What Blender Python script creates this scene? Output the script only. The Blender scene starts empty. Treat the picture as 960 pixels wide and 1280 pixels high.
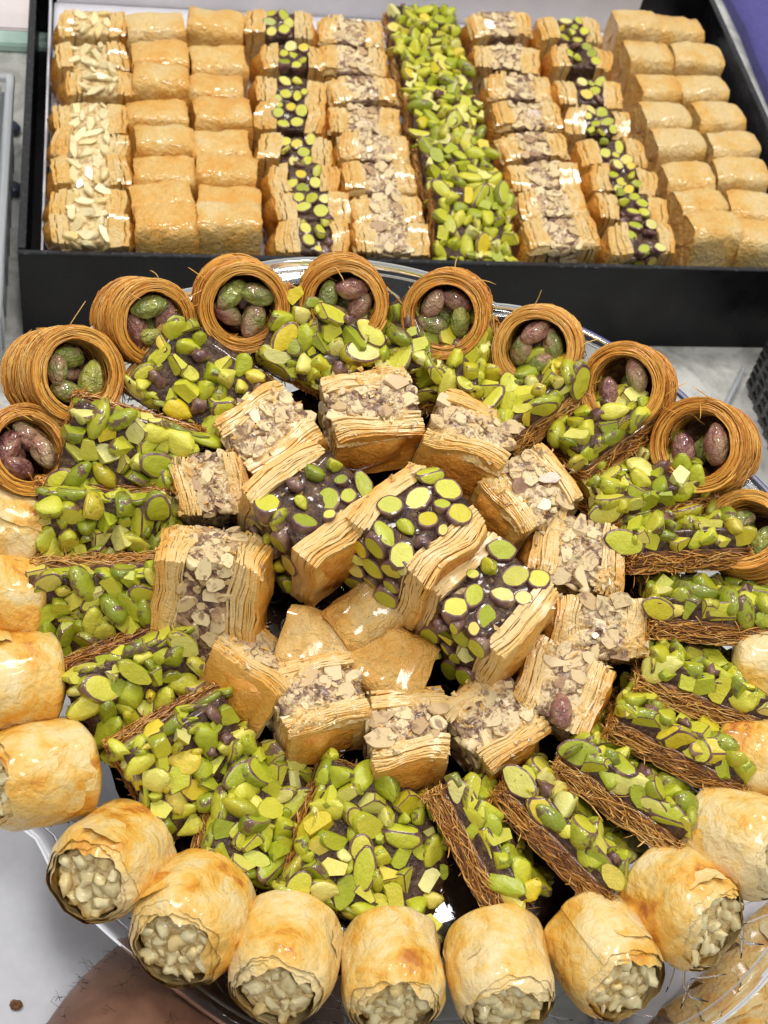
import bpy, bmesh, math, random
from mathutils import Vector, Matrix, noise, Euler

# ------------------------------------------------------------------ camera, world, light, exposure
# 1 Blender unit = 1 centimetre (scene unit scale 0.01)
S = bpy.context.scene
S.unit_settings.system = 'METRIC'
S.unit_settings.scale_length = 0.01
COL = S.collection
FPX = 1850.0                                  # focal length in pixels of the 960 x 1280 photograph
AW = Vector((0.98322, 0.00716, 0.18227))      # world axes seen from the camera (right, up, forward)
AD = Vector((-0.11982, 0.77880, 0.61572))
AN = Vector((0.13755, 0.62723, -0.76659))
CAM = Vector((0, 0, 52.265))
def c2w(v): return Vector((AW.dot(v), AD.dot(v), AN.dot(v)))
cd = bpy.data.cameras.new('camera'); cam = bpy.data.objects.new('camera', cd); COL.objects.link(cam)
r_, u_, b_ = c2w(Vector((1,0,0))), c2w(Vector((0,1,0))), c2w(Vector((0,0,-1)))
m = Matrix((r_, u_, b_)).transposed().to_4x4(); m.translation = CAM; cam.matrix_world = m
cd.sensor_fit = 'VERTICAL'; cd.sensor_height = 24; cd.lens = FPX/1280*24
cd.clip_start = 1; cd.clip_end = 1000
cd.dof.use_dof = True; cd.dof.focus_distance = 48; cd.dof.aperture_fstop = 0.2
S.camera = cam

W = bpy.data.worlds.new('World'); S.world = W; W.use_nodes = True
W.node_tree.nodes['Background'].inputs[0].default_value = (1.0, 0.985, 0.96, 1)
W.node_tree.nodes['Background'].inputs[1].default_value = 0.40
def area(name, loc, target, size, power, col=(1,1,1), sy=None):
    l = bpy.data.lights.new(name, 'AREA'); l.energy = power; l.color = col; l.size = size
    if sy: l.shape = 'RECTANGLE'; l.size_y = sy
    o = bpy.data.objects.new(name, l); COL.objects.link(o); o.location = loc
    o.rotation_euler = (Vector(target)-Vector(loc)).to_track_quat('-Z', 'Y').to_euler()
    return o
# ceiling lamps of the shop: a row of panels and two spots
area('ceiling_panel_lamp', (-45, 75, 170), (8, 35, 5), 22, 92000, (1,0.96,0.90), 22)
area('ceiling_panel_lamp', (60, 95, 170), (12, 40, 5), 22, 88000, (1,0.965,0.91), 22)
area('ceiling_panel_lamp', (15, -30, 175), (10, 35, 5), 26, 86000, (1,0.97,0.93), 26)
area('ceiling_spot_lamp', (5, 110, 150), (10, 35, 5), 7, 34000, (1,0.98,0.95))
area('ceiling_spot_lamp', (75, 30, 150), (10, 35, 5), 7, 34000, (1,0.98,0.95))
S.view_settings.view_transform = 'Standard'; S.view_settings.look = 'None'
S.view_settings.exposure = 0.05; S.view_settings.gamma = 1.0
S.cycles.max_bounces = 7; S.cycles.diffuse_bounces = 3; S.cycles.glossy_bounces = 3; S.cycles.transparent_max_bounces = 8; S.cycles.transmission_bounces = 7
S.cycles.caustics_refractive = False; S.cycles.caustics_reflective = False
S.cycles.sample_clamp_indirect = 6
S.cycles.use_light_tree = False
S.cycles.use_denoising = True
S.cycles.use_adaptive_sampling = True; S.cycles.adaptive_threshold = 0.03

RNG = random.Random(11)
U = RNG.uniform
def ray(px, py): return c2w(Vector(((px-480)/FPX, (640-py)/FPX, 1)))
def at(px, py, z):                              # point of a level plane seen at a pixel
    r = ray(px, py); return CAM + r*((z-CAM.z)/r.z)
# the plate's own frame: origin at the middle of its floor
PC = CAM + ray(500, 815)*50
PNv = c2w(Vector((0.09, 0.335, -0.94))).normalized()
PXv = c2w(Vector((1,0,0))); PXv = (PXv - PNv*PXv.dot(PNv)).normalized(); PYv = PNv.cross(PXv)
PM = Matrix((PXv, PYv, PNv)).transposed().to_4x4(); PM.translation = PC
PMi = PM.inverted()
CL = PMi @ CAM
def pl(px, py, h):                              # plate coordinates of a pixel at height h over the plate floor
    d = PMi.to_3x3() @ ray(px, py); return CL + d*((h-CL.z)/d.z)

# ------------------------------------------------------------------ node helpers
def mat(name):
    m = bpy.data.materials.new(name); m.use_nodes = True
    nt = m.node_tree; b = nt.nodes['Principled BSDF']
    return m, nt, b
def nd(nt, t, **k):
    n = nt.nodes.new(t)
    for a, v in k.items():
        if a.startswith('i_'): n.inputs[a[2:].replace('_', ' ')].default_value = v
        else: setattr(n, a, v)
    return n
def coords(nt, spread=40.0):                    # object coordinates shifted per object, so shared meshes differ
    tc = nd(nt, 'ShaderNodeTexCoord'); oi = nd(nt, 'ShaderNodeObjectInfo')
    mu = nd(nt, 'ShaderNodeVectorMath', operation='SCALE'); mu.inputs[3].default_value = spread
    cb = nd(nt, 'ShaderNodeCombineXYZ')
    for i in range(3): nt.links.new(oi.outputs['Random'], cb.inputs[i])
    nt.links.new(cb.outputs[0], mu.inputs[0])
    ad = nd(nt, 'ShaderNodeVectorMath', operation='ADD')
    nt.links.new(tc.outputs['Object'], ad.inputs[0]); nt.links.new(mu.outputs[0], ad.inputs[1])
    return ad.outputs[0], oi.outputs['Random']
def tex(nt, vec, scale, detail=3, rough=0.55, dist=0.0):
    n = nd(nt, 'ShaderNodeTexNoise'); n.inputs['Scale'].default_value = scale
    n.inputs['Detail'].default_value = min(detail, 3.0); n.inputs['Roughness'].default_value = rough
    n.inputs['Distortion'].default_value = dist
    nt.links.new(vec, n.inputs['Vector']); return n.outputs['Fac']
def ramp(nt, fac, stops, interp='LINEAR'):
    r = nd(nt, 'ShaderNodeValToRGB'); cr = r.color_ramp; cr.interpolation = interp
    while len(cr.elements) < len(stops): cr.elements.new(0.5)
    for e, (p, c) in zip(cr.elements, stops):
        e.position = p; e.color = (*c, 1) if len(c) == 3 else c
    nt.links.new(fac, r.inputs[0]); return r.outputs[0]
def mix(nt, fac, a, b, blend='MIX'):
    n = nd(nt, 'ShaderNodeMix', data_type='RGBA', blend_type=blend)
    for sock, v in ((n.inputs[0], fac), (n.inputs[6], a), (n.inputs[7], b)):
        if isinstance(v, (int, float)): sock.default_value = v
        elif isinstance(v, tuple): sock.default_value = (*v, 1)
        else: nt.links.new(v, sock)
    return n.outputs[2]
def math_(nt, op, a, b=0.5):
    n = nd(nt, 'ShaderNodeMath', operation=op)
    for i, v in enumerate((a, b)):
        if isinstance(v, (int, float)): n.inputs[i].default_value = v
        else: nt.links.new(v, n.inputs[i])
    return n.outputs[0]
def attr(nt, name):
    return nd(nt, 'ShaderNodeAttribute', attribute_name=name).outputs['Fac']
def bump(nt, b, h, strength, dist):
    n = nd(nt, 'ShaderNodeBump'); n.inputs['Strength'].default_value = strength; n.inputs['Distance'].default_value = dist
    nt.links.new(h, n.inputs['Height']); nt.links.new(n.outputs[0], b.inputs['Normal']); return n.outputs[0]
def setup(b, rough=0.4, coat=0.0, crough=0.1, sss=0.0, rad=(1,0.5,0.2), sscale=0.1, spec=0.5, trans=0.0, ior=1.45):
    b.inputs['Roughness'].default_value = rough; b.inputs['Coat Weight'].default_value = coat
    b.inputs['Coat Roughness'].default_value = crough; b.inputs['Subsurface Weight'].default_value = 0.0
    b.inputs['Subsurface Radius'].default_value = rad; b.inputs['Subsurface Scale'].default_value = sscale
    b.inputs['Specular IOR Level'].default_value = spec; b.inputs['Transmission Weight'].default_value = trans
    b.inputs['IOR'].default_value = ior

M = {}
def mk_pistachio(name, stops, skin_amt, rough):
    m, nt, b = mat(name); v, rnd = coords(nt)
    base = ramp(nt, rnd, stops)
    n1 = tex(nt, v, 1.7, 4); n2 = tex(nt, v, 7, 3)
    c = mix(nt, math_(nt, 'MULTIPLY', n2, 0.45), base, (0.55, 0.54, 0.07))
    dk = 0.45 if skin_amt else 0.14
    c = mix(nt, ramp(nt, n1, [(0.35,(0,0,0)),(0.66,(dk,)*3)]), c, (0.17, 0.22, 0.008))
    if skin_amt:
        n3 = tex(nt, v, 2.6, 5, 0.65, 0.6)
        c = mix(nt, ramp(nt, n3, [(0.60-skin_amt,(0,0,0)),(0.68-skin_amt,(0.9,0.9,0.9))]), c, (0.13, 0.055, 0.05))
    nt.links.new(c, b.inputs['Base Color'])
    setup(b, rough, 0.6 if skin_amt else 0.3, 0.09 if skin_amt else 0.26)
    bump(nt, b, math_(nt,'ADD',tex(nt, v, 3.5, 3),math_(nt,'MULTIPLY',tex(nt, v, 16, 4),0.35)), 0.6, 0.10)
    return m
G = [(0.0,(0.10,0.15,0.004)),(0.2,(0.22,0.28,0.008)),(0.45,(0.36,0.40,0.014)),(0.65,(0.46,0.45,0.02)),(0.82,(0.50,0.42,0.02)),(0.92,(0.60,0.44,0.012)),(1.0,(0.24,0.22,0.025))]
Gc = [(0.0,(0.20,0.26,0.006)),(0.10,(0.38,0.44,0.014)),(0.28,(0.54,0.56,0.028)),(0.55,(0.68,0.65,0.05)),(0.72,(0.75,0.68,0.09)),(0.83,(0.82,0.78,0.34)),(0.92,(0.85,0.60,0.015)),(1.0,(0.36,0.42,0.012))]
M['pist'] = mk_pistachio('pistachio_flesh', G, 0.07, 0.32)
M['pist_cut'] = mk_pistachio('pistachio_cut', Gc, 0.0, 0.38)
m, nt, b = mat('pistachio_skin'); v, rnd = coords(nt)
c = ramp(nt, tex(nt, v, 3, 4), [(0.3,(0.085,0.03,0.035)),(0.55,(0.20,0.10,0.08)),(0.7,(0.30,0.20,0.10))])
nt.links.new(c, b.inputs['Base Color']); setup(b, 0.35, 0.6, 0.1); bump(nt, b, tex(nt, v, 12, 4), 0.4, 0.03); M['pist_skin'] = m
m, nt, b = mat('whole_pistachio'); v, rnd = coords(nt)
n1 = tex(nt, v, 1.0, 3, 0.5, 0.3)
sh = math_(nt, 'ADD', math_(nt, 'ADD', math_(nt, 'MULTIPLY', n1, 0.6), 0.2), math_(nt, 'MULTIPLY', math_(nt, 'SUBTRACT', rnd, 0.5), 0.36))
c = ramp(nt, sh, [(0.30,(0.40,0.40,0.06)),(0.42,(0.20,0.26,0.05)),(0.50,(0.40,0.26,0.14)),(0.60,(0.36,0.15,0.11)),(0.75,(0.17,0.045,0.06))])
c = mix(nt, ramp(nt, tex(nt, v, 6, 5, 0.65), [(0.45,(0,0,0)),(0.75,(0.6,0.6,0.6))]), c, (0.46,0.35,0.20))
nt.links.new(c, b.inputs['Base Color']); setup(b, 0.3, 0.8, 0.07); bump(nt, b, tex(nt, v, 3.5, 6, 0.6, 0.5), 0.9, 0.3); M['pist_whole'] = m

m, nt, b = mat('walnut'); v, rnd = coords(nt)
n1 = tex(nt, v, 2.2, 5, 0.62, 0.7)
c0 = ramp(nt, rnd, [(0,(0.66,0.49,0.25)),(0.4,(0.74,0.59,0.34)),(0.7,(0.78,0.63,0.34)),(0.86,(0.58,0.40,0.20)),(1,(0.34,0.19,0.12))])
c = mix(nt, ramp(nt, n1, [(0.52,(0,0,0)),(0.64,(0.85,0.85,0.85))]), c0, (0.23,0.125,0.07))
nt.links.new(c, b.inputs['Base Color']); setup(b, 0.45, 0.35, 0.15, 0.1, (1,0.7,0.4), 0.1); bump(nt, b, tex(nt, v, 8, 5, 0.65), 0.5, 0.05); M['walnut'] = m
m, nt, b = mat('walnut_paste'); v, rnd = coords(nt)
c = ramp(nt, tex(nt, v, 4.5, 5, 0.68, 0.5), [(0.32,(0.09,0.04,0.03)),(0.48,(0.23,0.12,0.08)),(0.58,(0.42,0.27,0.15)),(0.70,(0.66,0.50,0.28))])
nt.links.new(c, b.inputs['Base Color']); setup(b, 0.5, 0.35, 0.2); bump(nt, b, tex(nt, v, 9, 6, 0.7), 0.9, 0.12); M['walnut_paste'] = m
m, nt, b = mat('cashew'); v, rnd = coords(nt)
c0 = ramp(nt, rnd, [(0,(0.74,0.60,0.30)),(0.35,(0.83,0.72,0.42)),(0.7,(0.85,0.74,0.42)),(1,(0.80,0.60,0.24))])
c = mix(nt, ramp(nt, tex(nt, v, 2.5, 4), [(0.5,(0,0,0)),(0.75,(0.6,0.6,0.6))]), c0, (0.56,0.44,0.20))
nt.links.new(c, b.inputs['Base Color']); setup(b, 0.38, 0.4, 0.12, 0.15, (1,0.75,0.4), 0.12); bump(nt, b, tex(nt, v, 6, 4), 0.35, 0.04); M['cashew'] = m
m, nt, b = mat('cashew_paste'); v, rnd = coords(nt)
c = ramp(nt, tex(nt, v, 4, 5, 0.65), [(0.35,(0.42,0.25,0.08)),(0.5,(0.66,0.49,0.22)),(0.65,(0.80,0.66,0.36))])
nt.links.new(c, b.inputs['Base Color']); setup(b, 0.45, 0.3, 0.2); bump(nt, b, tex(nt, v, 8, 5), 0.8, 0.1); M['cashew_paste'] = m

def mk_phyllo(name, rough, coat, crough, bd=0.14, bs=3.0):       # bake: 0 pale inner sheet .. 1 browned outer sheet
    m, nt, b = mat(name); v, rnd = coords(nt)
    bk = attr(nt, 'bake')
    n1 = tex(nt, v, 1.1, 4, 0.6, 0.3); n2 = tex(nt, v, 6, 4, 0.6)
    f = math_(nt, 'ADD', bk, math_(nt, 'MULTIPLY', math_(nt, 'SUBTRACT', n1, 0.5), 0.75))
    f = math_(nt, 'ADD', f, math_(nt, 'MULTIPLY', math_(nt, 'SUBTRACT', n2, 0.5), 0.28))
    f = math_(nt, 'ADD', f, math_(nt, 'MULTIPLY', math_(nt, 'SUBTRACT', rnd, 0.5), 0.16))
    c = ramp(nt, f, [(0.0,(0.78,0.57,0.26)),(0.2,(0.77,0.49,0.15)),(0.42,(0.75,0.39,0.075)),(0.70,(0.70,0.30,0.04)),(0.9,(0.50,0.17,0.018)),(1.0,(0.34,0.10,0.012))])
    nt.links.new(c, b.inputs['Base Color'])
    setup(b, rough, coat, crough, 0.12, (1,0.6,0.25), 0.15)
    hh = math_(nt, 'ADD', tex(nt, v, bs, 5, 0.6, 0.6), math_(nt, 'MULTIPLY', tex(nt, v, 14, 4), 0.25))
    bump(nt, b, hh, 0.7, bd)
    return m
M['phyllo'] = mk_phyllo('phyllo_layers', 0.40, 0.35, 0.18)
M['crust'] = mk_phyllo('baked_crust', 0.32, 0.6, 0.10, 0.22, 2.6)
M['glazed'] = mk_phyllo('syrup_glazed_phyllo', 0.38, 0.55, 0.10, 0.34, 3.6)
# sheets of a rolled pastry: sharp-edged patches where the outer film is one layer more or less
m, nt, b = mat('rolled_phyllo'); v, rnd = coords(nt)
bk = attr(nt, 'bake')
n1 = tex(nt, v, 0.55, 5, 0.55, 0.5); n2 = tex(nt, v, 0.9, 6, 0.62, 1.2); n3 = tex(nt, v, 7, 4)
patch = ramp(nt, n2, [(0.44,(0,0,0)),(0.455,(0.5,0.5,0.5)),(0.56,(0.5,0.5,0.5)),(0.575,(1,1,1))])
f = math_(nt, 'ADD', bk, math_(nt, 'MULTIPLY', math_(nt, 'SUBTRACT', n1, 0.50), 2.2))
f = math_(nt, 'ADD', f, math_(nt, 'MULTIPLY', patch, 0.22))
f = math_(nt, 'ADD', f, math_(nt, 'MULTIPLY', math_(nt, 'SUBTRACT', n3, 0.5), 0.16))
f = math_(nt, 'ADD', f, math_(nt, 'MULTIPLY', math_(nt, 'SUBTRACT', rnd, 0.5), 0.18))
c = ramp(nt, f, [(0.0,(0.76,0.60,0.31)),(0.22,(0.76,0.55,0.215)),(0.45,(0.75,0.47,0.115)),(0.65,(0.72,0.37,0.05)),(0.85,(0.54,0.20,0.025)),(1.0,(0.38,0.12,0.02))])
nt.links.new(c, b.inputs['Base Color']); setup(b, 0.42, 0.38, 0.12)
bump(nt, b, math_(nt, 'ADD', math_(nt, 'ADD', math_(nt, 'MULTIPLY', patch, 0.10), math_(nt, 'MULTIPLY', tex(nt, v, 2.0, 3, 0.5, 0.3), 1.0)), math_(nt, 'MULTIPLY', n3, 0.16)), 0.85, 0.17)
M['roll'] = m
def mk_kataifi(name, stops, rough, coat):
    m, nt, b = mat(name); v, rnd = coords(nt)
    f = math_(nt, 'ADD', attr(nt, 'bake'), math_(nt, 'MULTIPLY', math_(nt, 'SUBTRACT', tex(nt, v, 0.8, 3), 0.5), 0.7))
    f = math_(nt, 'ADD', f, math_(nt, 'MULTIPLY', math_(nt, 'SUBTRACT', rnd, 0.5), 0.3))
    c = ramp(nt, f, stops)
    nt.links.new(c, b.inputs['Base Color']); setup(b, rough, coat, 0.12, 0.05, (1,0.5,0.2), 0.1); return m, nt, b
M['kat_nest'] = mk_kataifi('shredded_pastry', [(0.0,(0.84,0.52,0.15)),(0.35,(0.76,0.38,0.06)),(0.6,(0.64,0.25,0.025)),(0.85,(0.42,0.13,0.014)),(1,(0.24,0.07,0.01))], 0.35, 0.35)[0]
M['kat_slab'] = mk_kataifi('syrupy_shredded_pastry', [(0.0,(0.80,0.52,0.18)),(0.3,(0.68,0.34,0.06)),(0.55,(0.48,0.19,0.025)),(0.8,(0.26,0.085,0.015)),(1,(0.12,0.04,0.012))], 0.28, 0.6)[0]
m, nt, b = mat('pastry_core'); v, rnd = coords(nt)
st = nd(nt, 'ShaderNodeMapping'); st.inputs['Scale'].default_value = (1,1,6); nt.links.new(v, st.inputs[0])
c = ramp(nt, tex(nt, st.outputs[0], 3, 5, 0.65), [(0.3,(0.06,0.022,0.008)),(0.5,(0.20,0.075,0.018)),(0.7,(0.42,0.19,0.045))])
nt.links.new(c, b.inputs['Base Color']); setup(b, 0.35, 0.5, 0.12); bump(nt, b, tex(nt, st.outputs[0], 8, 5), 0.9, 0.08); M['core'] = m
m, nt, b = mat('syrup_bed'); v, rnd = coords(nt)
c = ramp(nt, tex(nt, v, 3.5, 5, 0.65), [(0.3,(0.022,0.010,0.007)),(0.48,(0.07,0.032,0.022)),(0.58,(0.10,0.055,0.026)),(0.72,(0.17,0.10,0.045))])
nt.links.new(c, b.inputs['Base Color']); setup(b, 0.30, 0.35, 0.08, spec=0.35); bump(nt, b, tex(nt, v, 4, 5, 0.6), 0.8, 0.2); M['bed'] = m
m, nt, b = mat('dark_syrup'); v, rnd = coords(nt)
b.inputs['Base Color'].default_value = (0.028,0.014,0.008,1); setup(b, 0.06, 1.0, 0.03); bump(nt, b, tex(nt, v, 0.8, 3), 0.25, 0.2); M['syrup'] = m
m, nt, b = mat('clear_plastic'); v, rnd = coords(nt)
b.inputs['Base Color'].default_value = (0.93,0.94,0.97,1); setup(b, 0.03, 0, 0, spec=0.5, trans=1.0, ior=1.42); M['plastic'] = m
m, nt, b = mat('cloudy_plastic'); v, rnd = coords(nt)
b.inputs['Base Color'].default_value = (0.86,0.90,0.95,1); setup(b, 0.25, 0, 0, spec=0.5, trans=0.55, ior=1.2); M['cloudy'] = m
m, nt, b = mat('black_card'); v, rnd = coords(nt)
nt.links.new(ramp(nt, tex(nt, v, 0.35, 4), [(0.3,(0.004,0.004,0.005)),(0.7,(0.008,0.008,0.011))]), b.inputs['Base Color'])
setup(b, 0.30, 0.0, 0.12, spec=0.3); nt.links.new(ramp(nt, tex(nt, v, 0.6, 5), [(0.3,(0.22,)*3),(0.7,(0.42,)*3)]), b.inputs['Roughness']); bump(nt, b, tex(nt, v, 0.25, 2), 0.2, 0.4); M['card'] = m
m, nt, b = mat('worn_card_edge'); v, rnd = coords(nt)
nt.links.new(ramp(nt, tex(nt, v, 5, 5, 0.7), [(0.50,(0.012,0.012,0.015)),(0.66,(0.04,0.04,0.045)),(0.76,(0.35,0.35,0.35))]), b.inputs['Base Color']); setup(b, 0.3, 0.4, 0.1); M['card_edge'] = m
m, nt, b = mat('white_liner'); v, rnd = coords(nt)
nt.links.new(ramp(nt, tex(nt, v, 0.4, 4), [(0.3,(0.62,0.62,0.68)),(0.7,(0.72,0.72,0.77))]), b.inputs['Base Color']); setup(b, 0.3, 0.2, 0.2); bump(nt, b, tex(nt, v, 0.5, 3), 0.3, 0.2); M['liner'] = m
m, nt, b = mat('grey_marble'); v, rnd = coords(nt)
c = ramp(nt, tex(nt, v, 0.35, 8, 0.62, 1.5), [(0.3,(0.33,0.33,0.31)),(0.48,(0.50,0.50,0.47)),(0.6,(0.60,0.60,0.57)),(0.75,(0.48,0.48,0.46))])
c = mix(nt, ramp(nt, tex(nt, v, 2.2, 6, 0.7), [(0.55,(0,0,0)),(0.7,(0.5,0.5,0.5))]), c, (0.30,0.30,0.28))
nt.links.new(c, b.inputs['Base Color']); setup(b, 0.22, 0.2, 0.1); M['marble'] = m
def plain(name, col, rough, coat=0, bs=None, var=0.12, scale=2.0):
    m, nt, b = mat(name); v, rnd = coords(nt)
    n = tex(nt, v, scale, 4)
    lo = tuple(x*(1-var) for x in col); hi = tuple(min(1, x*(1+var)) for x in col)
    nt.links.new(ramp(nt, n, [(0.3,lo),(0.7,hi)]), b.inputs['Base Color']); setup(b, rough, coat, 0.12)
    if bs: bump(nt, b, tex(nt, v, bs[0], 4), bs[1], bs[2])
    return m
M['white_tray'] = plain('white_tray', (0.66,0.68,0.75), 0.3, 0.2, var=0.04)
M['purple'] = plain('purple_cloth', (0.085,0.075,0.27), 0.75, 0, (9, 0.6, 0.08))
M['black_wicker'] = plain('black_wicker', (0.018,0.018,0.02), 0.35, 0.3)
M['dark_plastic'] = plain('dark_plastic', (0.05,0.06,0.09), 0.3, 0.2)
M['hair'] = plain('arm_hair', (0.012,0.009,0.008), 0.4)
M['glass_edge'] = plain('green_glass_edge', (0.45,0.62,0.55), 0.15, 0.4, var=0.05)
M['pink_wall'] = plain('pale_counter_top', (0.70,0.64,0.64), 0.5, 0, var=0.03)
m, nt, b = mat('skin'); v, rnd = coords(nt)
c = ramp(nt, tex(nt, v, 0.7, 5, 0.6), [(0.3,(0.15,0.068,0.040)),(0.55,(0.21,0.10,0.062)),(0.75,(0.26,0.13,0.085))])
nt.links.new(c, b.inputs['Base Color']); setup(b, 0.45, 0.0, 0.2, 0.2, (1,0.35,0.15), 0.25); bump(nt, b, tex(nt, v, 7, 6, 0.7), 0.35, 0.04); M['skin'] = m

# ------------------------------------------------------------------ mesh helpers
class MB:
    def __init__(s): s.v = []; s.f = []; s.mi = []; s.a = []
    def grid(s, P, bake, mi=0, close_u=False):
        n, k = len(P), len(P[0]); o = len(s.v)
        for i, row in enumerate(P):
            for j, p in enumerate(row):
                s.v.append(p); s.a.append(bake[i][j] if isinstance(bake, list) else bake)
        for i in range(n if close_u else n-1):
            for j in range(k-1):
                i2 = (i+1) % n
                s.f.append((o+i*k+j, o+i2*k+j, o+i2*k+j+1, o+i*k+j+1)); s.mi.append(mi)
    def tube(s, pts, r, bake=0.5, sides=3, mi=0, taper=True):
        o = len(s.v); n = len(pts)
        for i, p in enumerate(pts):
            t = (pts[min(i+1, n-1)] - pts[max(i-1, 0)])
            t = t.normalized() if t.length > 1e-6 else Vector((0,0,1))
            x = t.orthogonal().normalized() if i == 0 else (x - t*x.dot(t)).normalized()
            y = t.cross(x); rr = r*(0.5 if taper and i in (0, n-1) else 1)
            for k in range(sides):
                a = 2*math.pi*k/sides
                s.v.append(p + x*(math.cos(a)*rr) + y*(math.sin(a)*rr)); s.a.append(bake)
        for i in range(n-1):
            for k in range(sides):
                k2 = (k+1) % sides
                s.f.append((o+i*sides+k, o+i*sides+k2, o+(i+1)*sides+k2, o+(i+1)*sides+k)); s.mi.append(mi)
        s.f.append(tuple(o+k for k in range(sides))[::-1]); s.mi.append(mi)
        s.f.append(tuple(o+(n-1)*sides+k for k in range(sides))); s.mi.append(mi)
    def mesh(s, name, mats, smooth=True):
        me = bpy.data.meshes.new(name); me.from_pydata([tuple(p) for p in s.v], [], s.f)
        for mm in mats: me.materials.append(M[mm])
        if any(s.mi): me.polygons.foreach_set('material_index', s.mi)
        at_ = me.attributes.new('bake', 'FLOAT', 'POINT'); at_.data.foreach_set('value', s.a)
        me.polygons.foreach_set('use_smooth', [smooth]*len(s.f)); me.update(); return me
def bm_mesh(bm, name, mats, smooth=True, bake=0.5):
    me = bpy.data.meshes.new(name); bm.to_mesh(me); bm.free()
    for mm in mats: me.materials.append(M[mm])
    if bake is not None:
        a = me.attributes.new('bake', 'FLOAT', 'POINT'); a.data.foreach_set('value', [bake]*len(me.vertices))
    if smooth is not None: me.polygons.foreach_set('use_smooth', [smooth]*len(me.polygons))
    return me
def ob(name, me, parent=None, loc=(0,0,0), rot=None, scale=None, stuff=False):
    o = bpy.data.objects.new(name, me); COL.objects.link(o)
    if parent: o.parent = parent
    if rot is None: o.location = loc
    else:
        mm = rot.to_4x4(); mm.translation = Vector(loc); o.matrix_local = mm
    if scale is not None: o.scale = scale if hasattr(scale, '__len__') else (scale,)*3
    if stuff: o['kind'] = 'stuff'
    return o
def tag(o, label, cat, group=None, kind=None):
    if label: o['label'] = label
    if cat: o['category'] = cat
    if group: o['group'] = group
    if kind: o['kind'] = kind
    return o
def thing(name, mw, label, cat, group=None):
    o = bpy.data.objects.new(name, None); o.empty_display_size = 0.5; COL.objects.link(o); o.matrix_world = mw
    return tag(o, label, cat, group)
def nz(v, s=0.0): return noise.noise(Vector(v) + Vector((s, s*1.7, s*0.3)))
def tilt_rot(phi, t, yaw):
    p = math.radians(phi)
    return (Matrix.Rotation(p, 3, 'Z') @ Matrix.Rotation(math.radians(t), 3, 'Y') @ Matrix.Rotation(-p + math.radians(yaw), 3, 'Z'))
def face_to(d, spin):                            # rotation that takes local z to d
    q = Vector(d).to_track_quat('Z', 'Y').to_matrix(); return q @ Matrix.Rotation(spin, 3, 'Z')
def jitter(deg):
    return Euler((math.radians(U(-deg, deg)), math.radians(U(-deg, deg)), 0)).to_matrix()

def lump_box(dx, dy, dz, n, amp, freq, seed, rnd=0.12):   # uneven block, z from 0 to dz
    bm = bmesh.new(); bmesh.ops.create_cube(bm, size=2); bmesh.ops.subdivide_edges(bm, edges=bm.edges[:], cuts=n, use_grid_fill=True)
    for v in bm.verts:
        p = v.co.copy(); l = max(abs(p.x), abs(p.y), abs(p.z)); s = p.normalized()*1.25
        p = p.lerp(s, rnd)
        q = Vector((p.x*dx/2, p.y*dy/2, (p.z+1)*dz/2))
        d = amp*nz(q*freq, seed) + amp*0.5*nz(q*freq*2.7, seed+3)
        v.co = q + p.normalized()*d
    return bm
# ---- nuts
def nut_chunk(dims, cuts, seed, mats, rim=True, rough=0.04, sub=2, flush=False, soft=False, plump=False):
    bm = bmesh.new(); bmesh.ops.create_icosphere(bm, subdivisions=sub, radius=1)
    for v in bm.verts:
        p = v.co; pt = 1 - 0.22*max(0, p.x)**2
        v.co = Vector((p.x*dims[0], p.y*dims[1]*pt, p.z*dims[2]*pt)) + p*rough*nz(p*1.6, seed)
    for (n, d) in cuts:
        n = Vector(n).normalized()
        g = bmesh.ops.bisect_plane(bm, geom=bm.verts[:]+bm.edges[:]+bm.faces[:], plane_co=n*d, plane_no=n, clear_outer=True)
        ed = [e for e in g['geom_cut'] if isinstance(e, bmesh.types.BMEdge)]
        if not ed: continue
        r = bmesh.ops.contextual_create(bm, geom=ed)
        fs = r['faces']
        for f in fs: f.material_index = 1
        if rim and fs:
            ins = bmesh.ops.inset_region(bm, faces=fs, thickness=0.035, depth=0.012)
            for f in ins['faces']: f.material_index = 2
    if flush:
        for v in bm.verts: v.co.z -= cuts[0][1]
    if plump:
        bmesh.ops.triangulate(bm, faces=[f for f in bm.faces if len(f.verts) > 4 and f.material_index != 1])
        pk = bmesh.ops.poke(bm, faces=[f for f in bm.faces if f.material_index == 1], offset=0.02)
        inner = [e for e in bm.edges if all(f.material_index == 1 for f in e.link_faces)]
        bmesh.ops.subdivide_edges(bm, edges=inner, cuts=1)
        for _ in range(1 + int(seed) % 2): bmesh.ops.smooth_vert(bm, verts=bm.verts[:], factor=0.5, use_axis_x=True, use_axis_y=True, use_axis_z=True)
        bmesh.ops.scale(bm, vec=(1.10, 1.12, 1.12), verts=bm.verts[:])
        bm.normal_update()
        for v in bm.verts: v.co += v.normal*0.025*nz(v.co*4, seed+2)
    if soft:
        for v in bm.verts: v.co += v.normal*0.05*nz(v.co*5, seed)
    for f in bm.faces: f.smooth = soft or plump or f.material_index == 0
    bmesh.ops.triangulate(bm, faces=[f for f in bm.faces if len(f.verts) > 4])
    return bm_mesh(bm, 'nut_chunk', mats, None)
PM_ = ('pist', 'pist_cut', 'pist_skin')
rg = random.Random(5); u = rg.uniform
PIST = []
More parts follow.
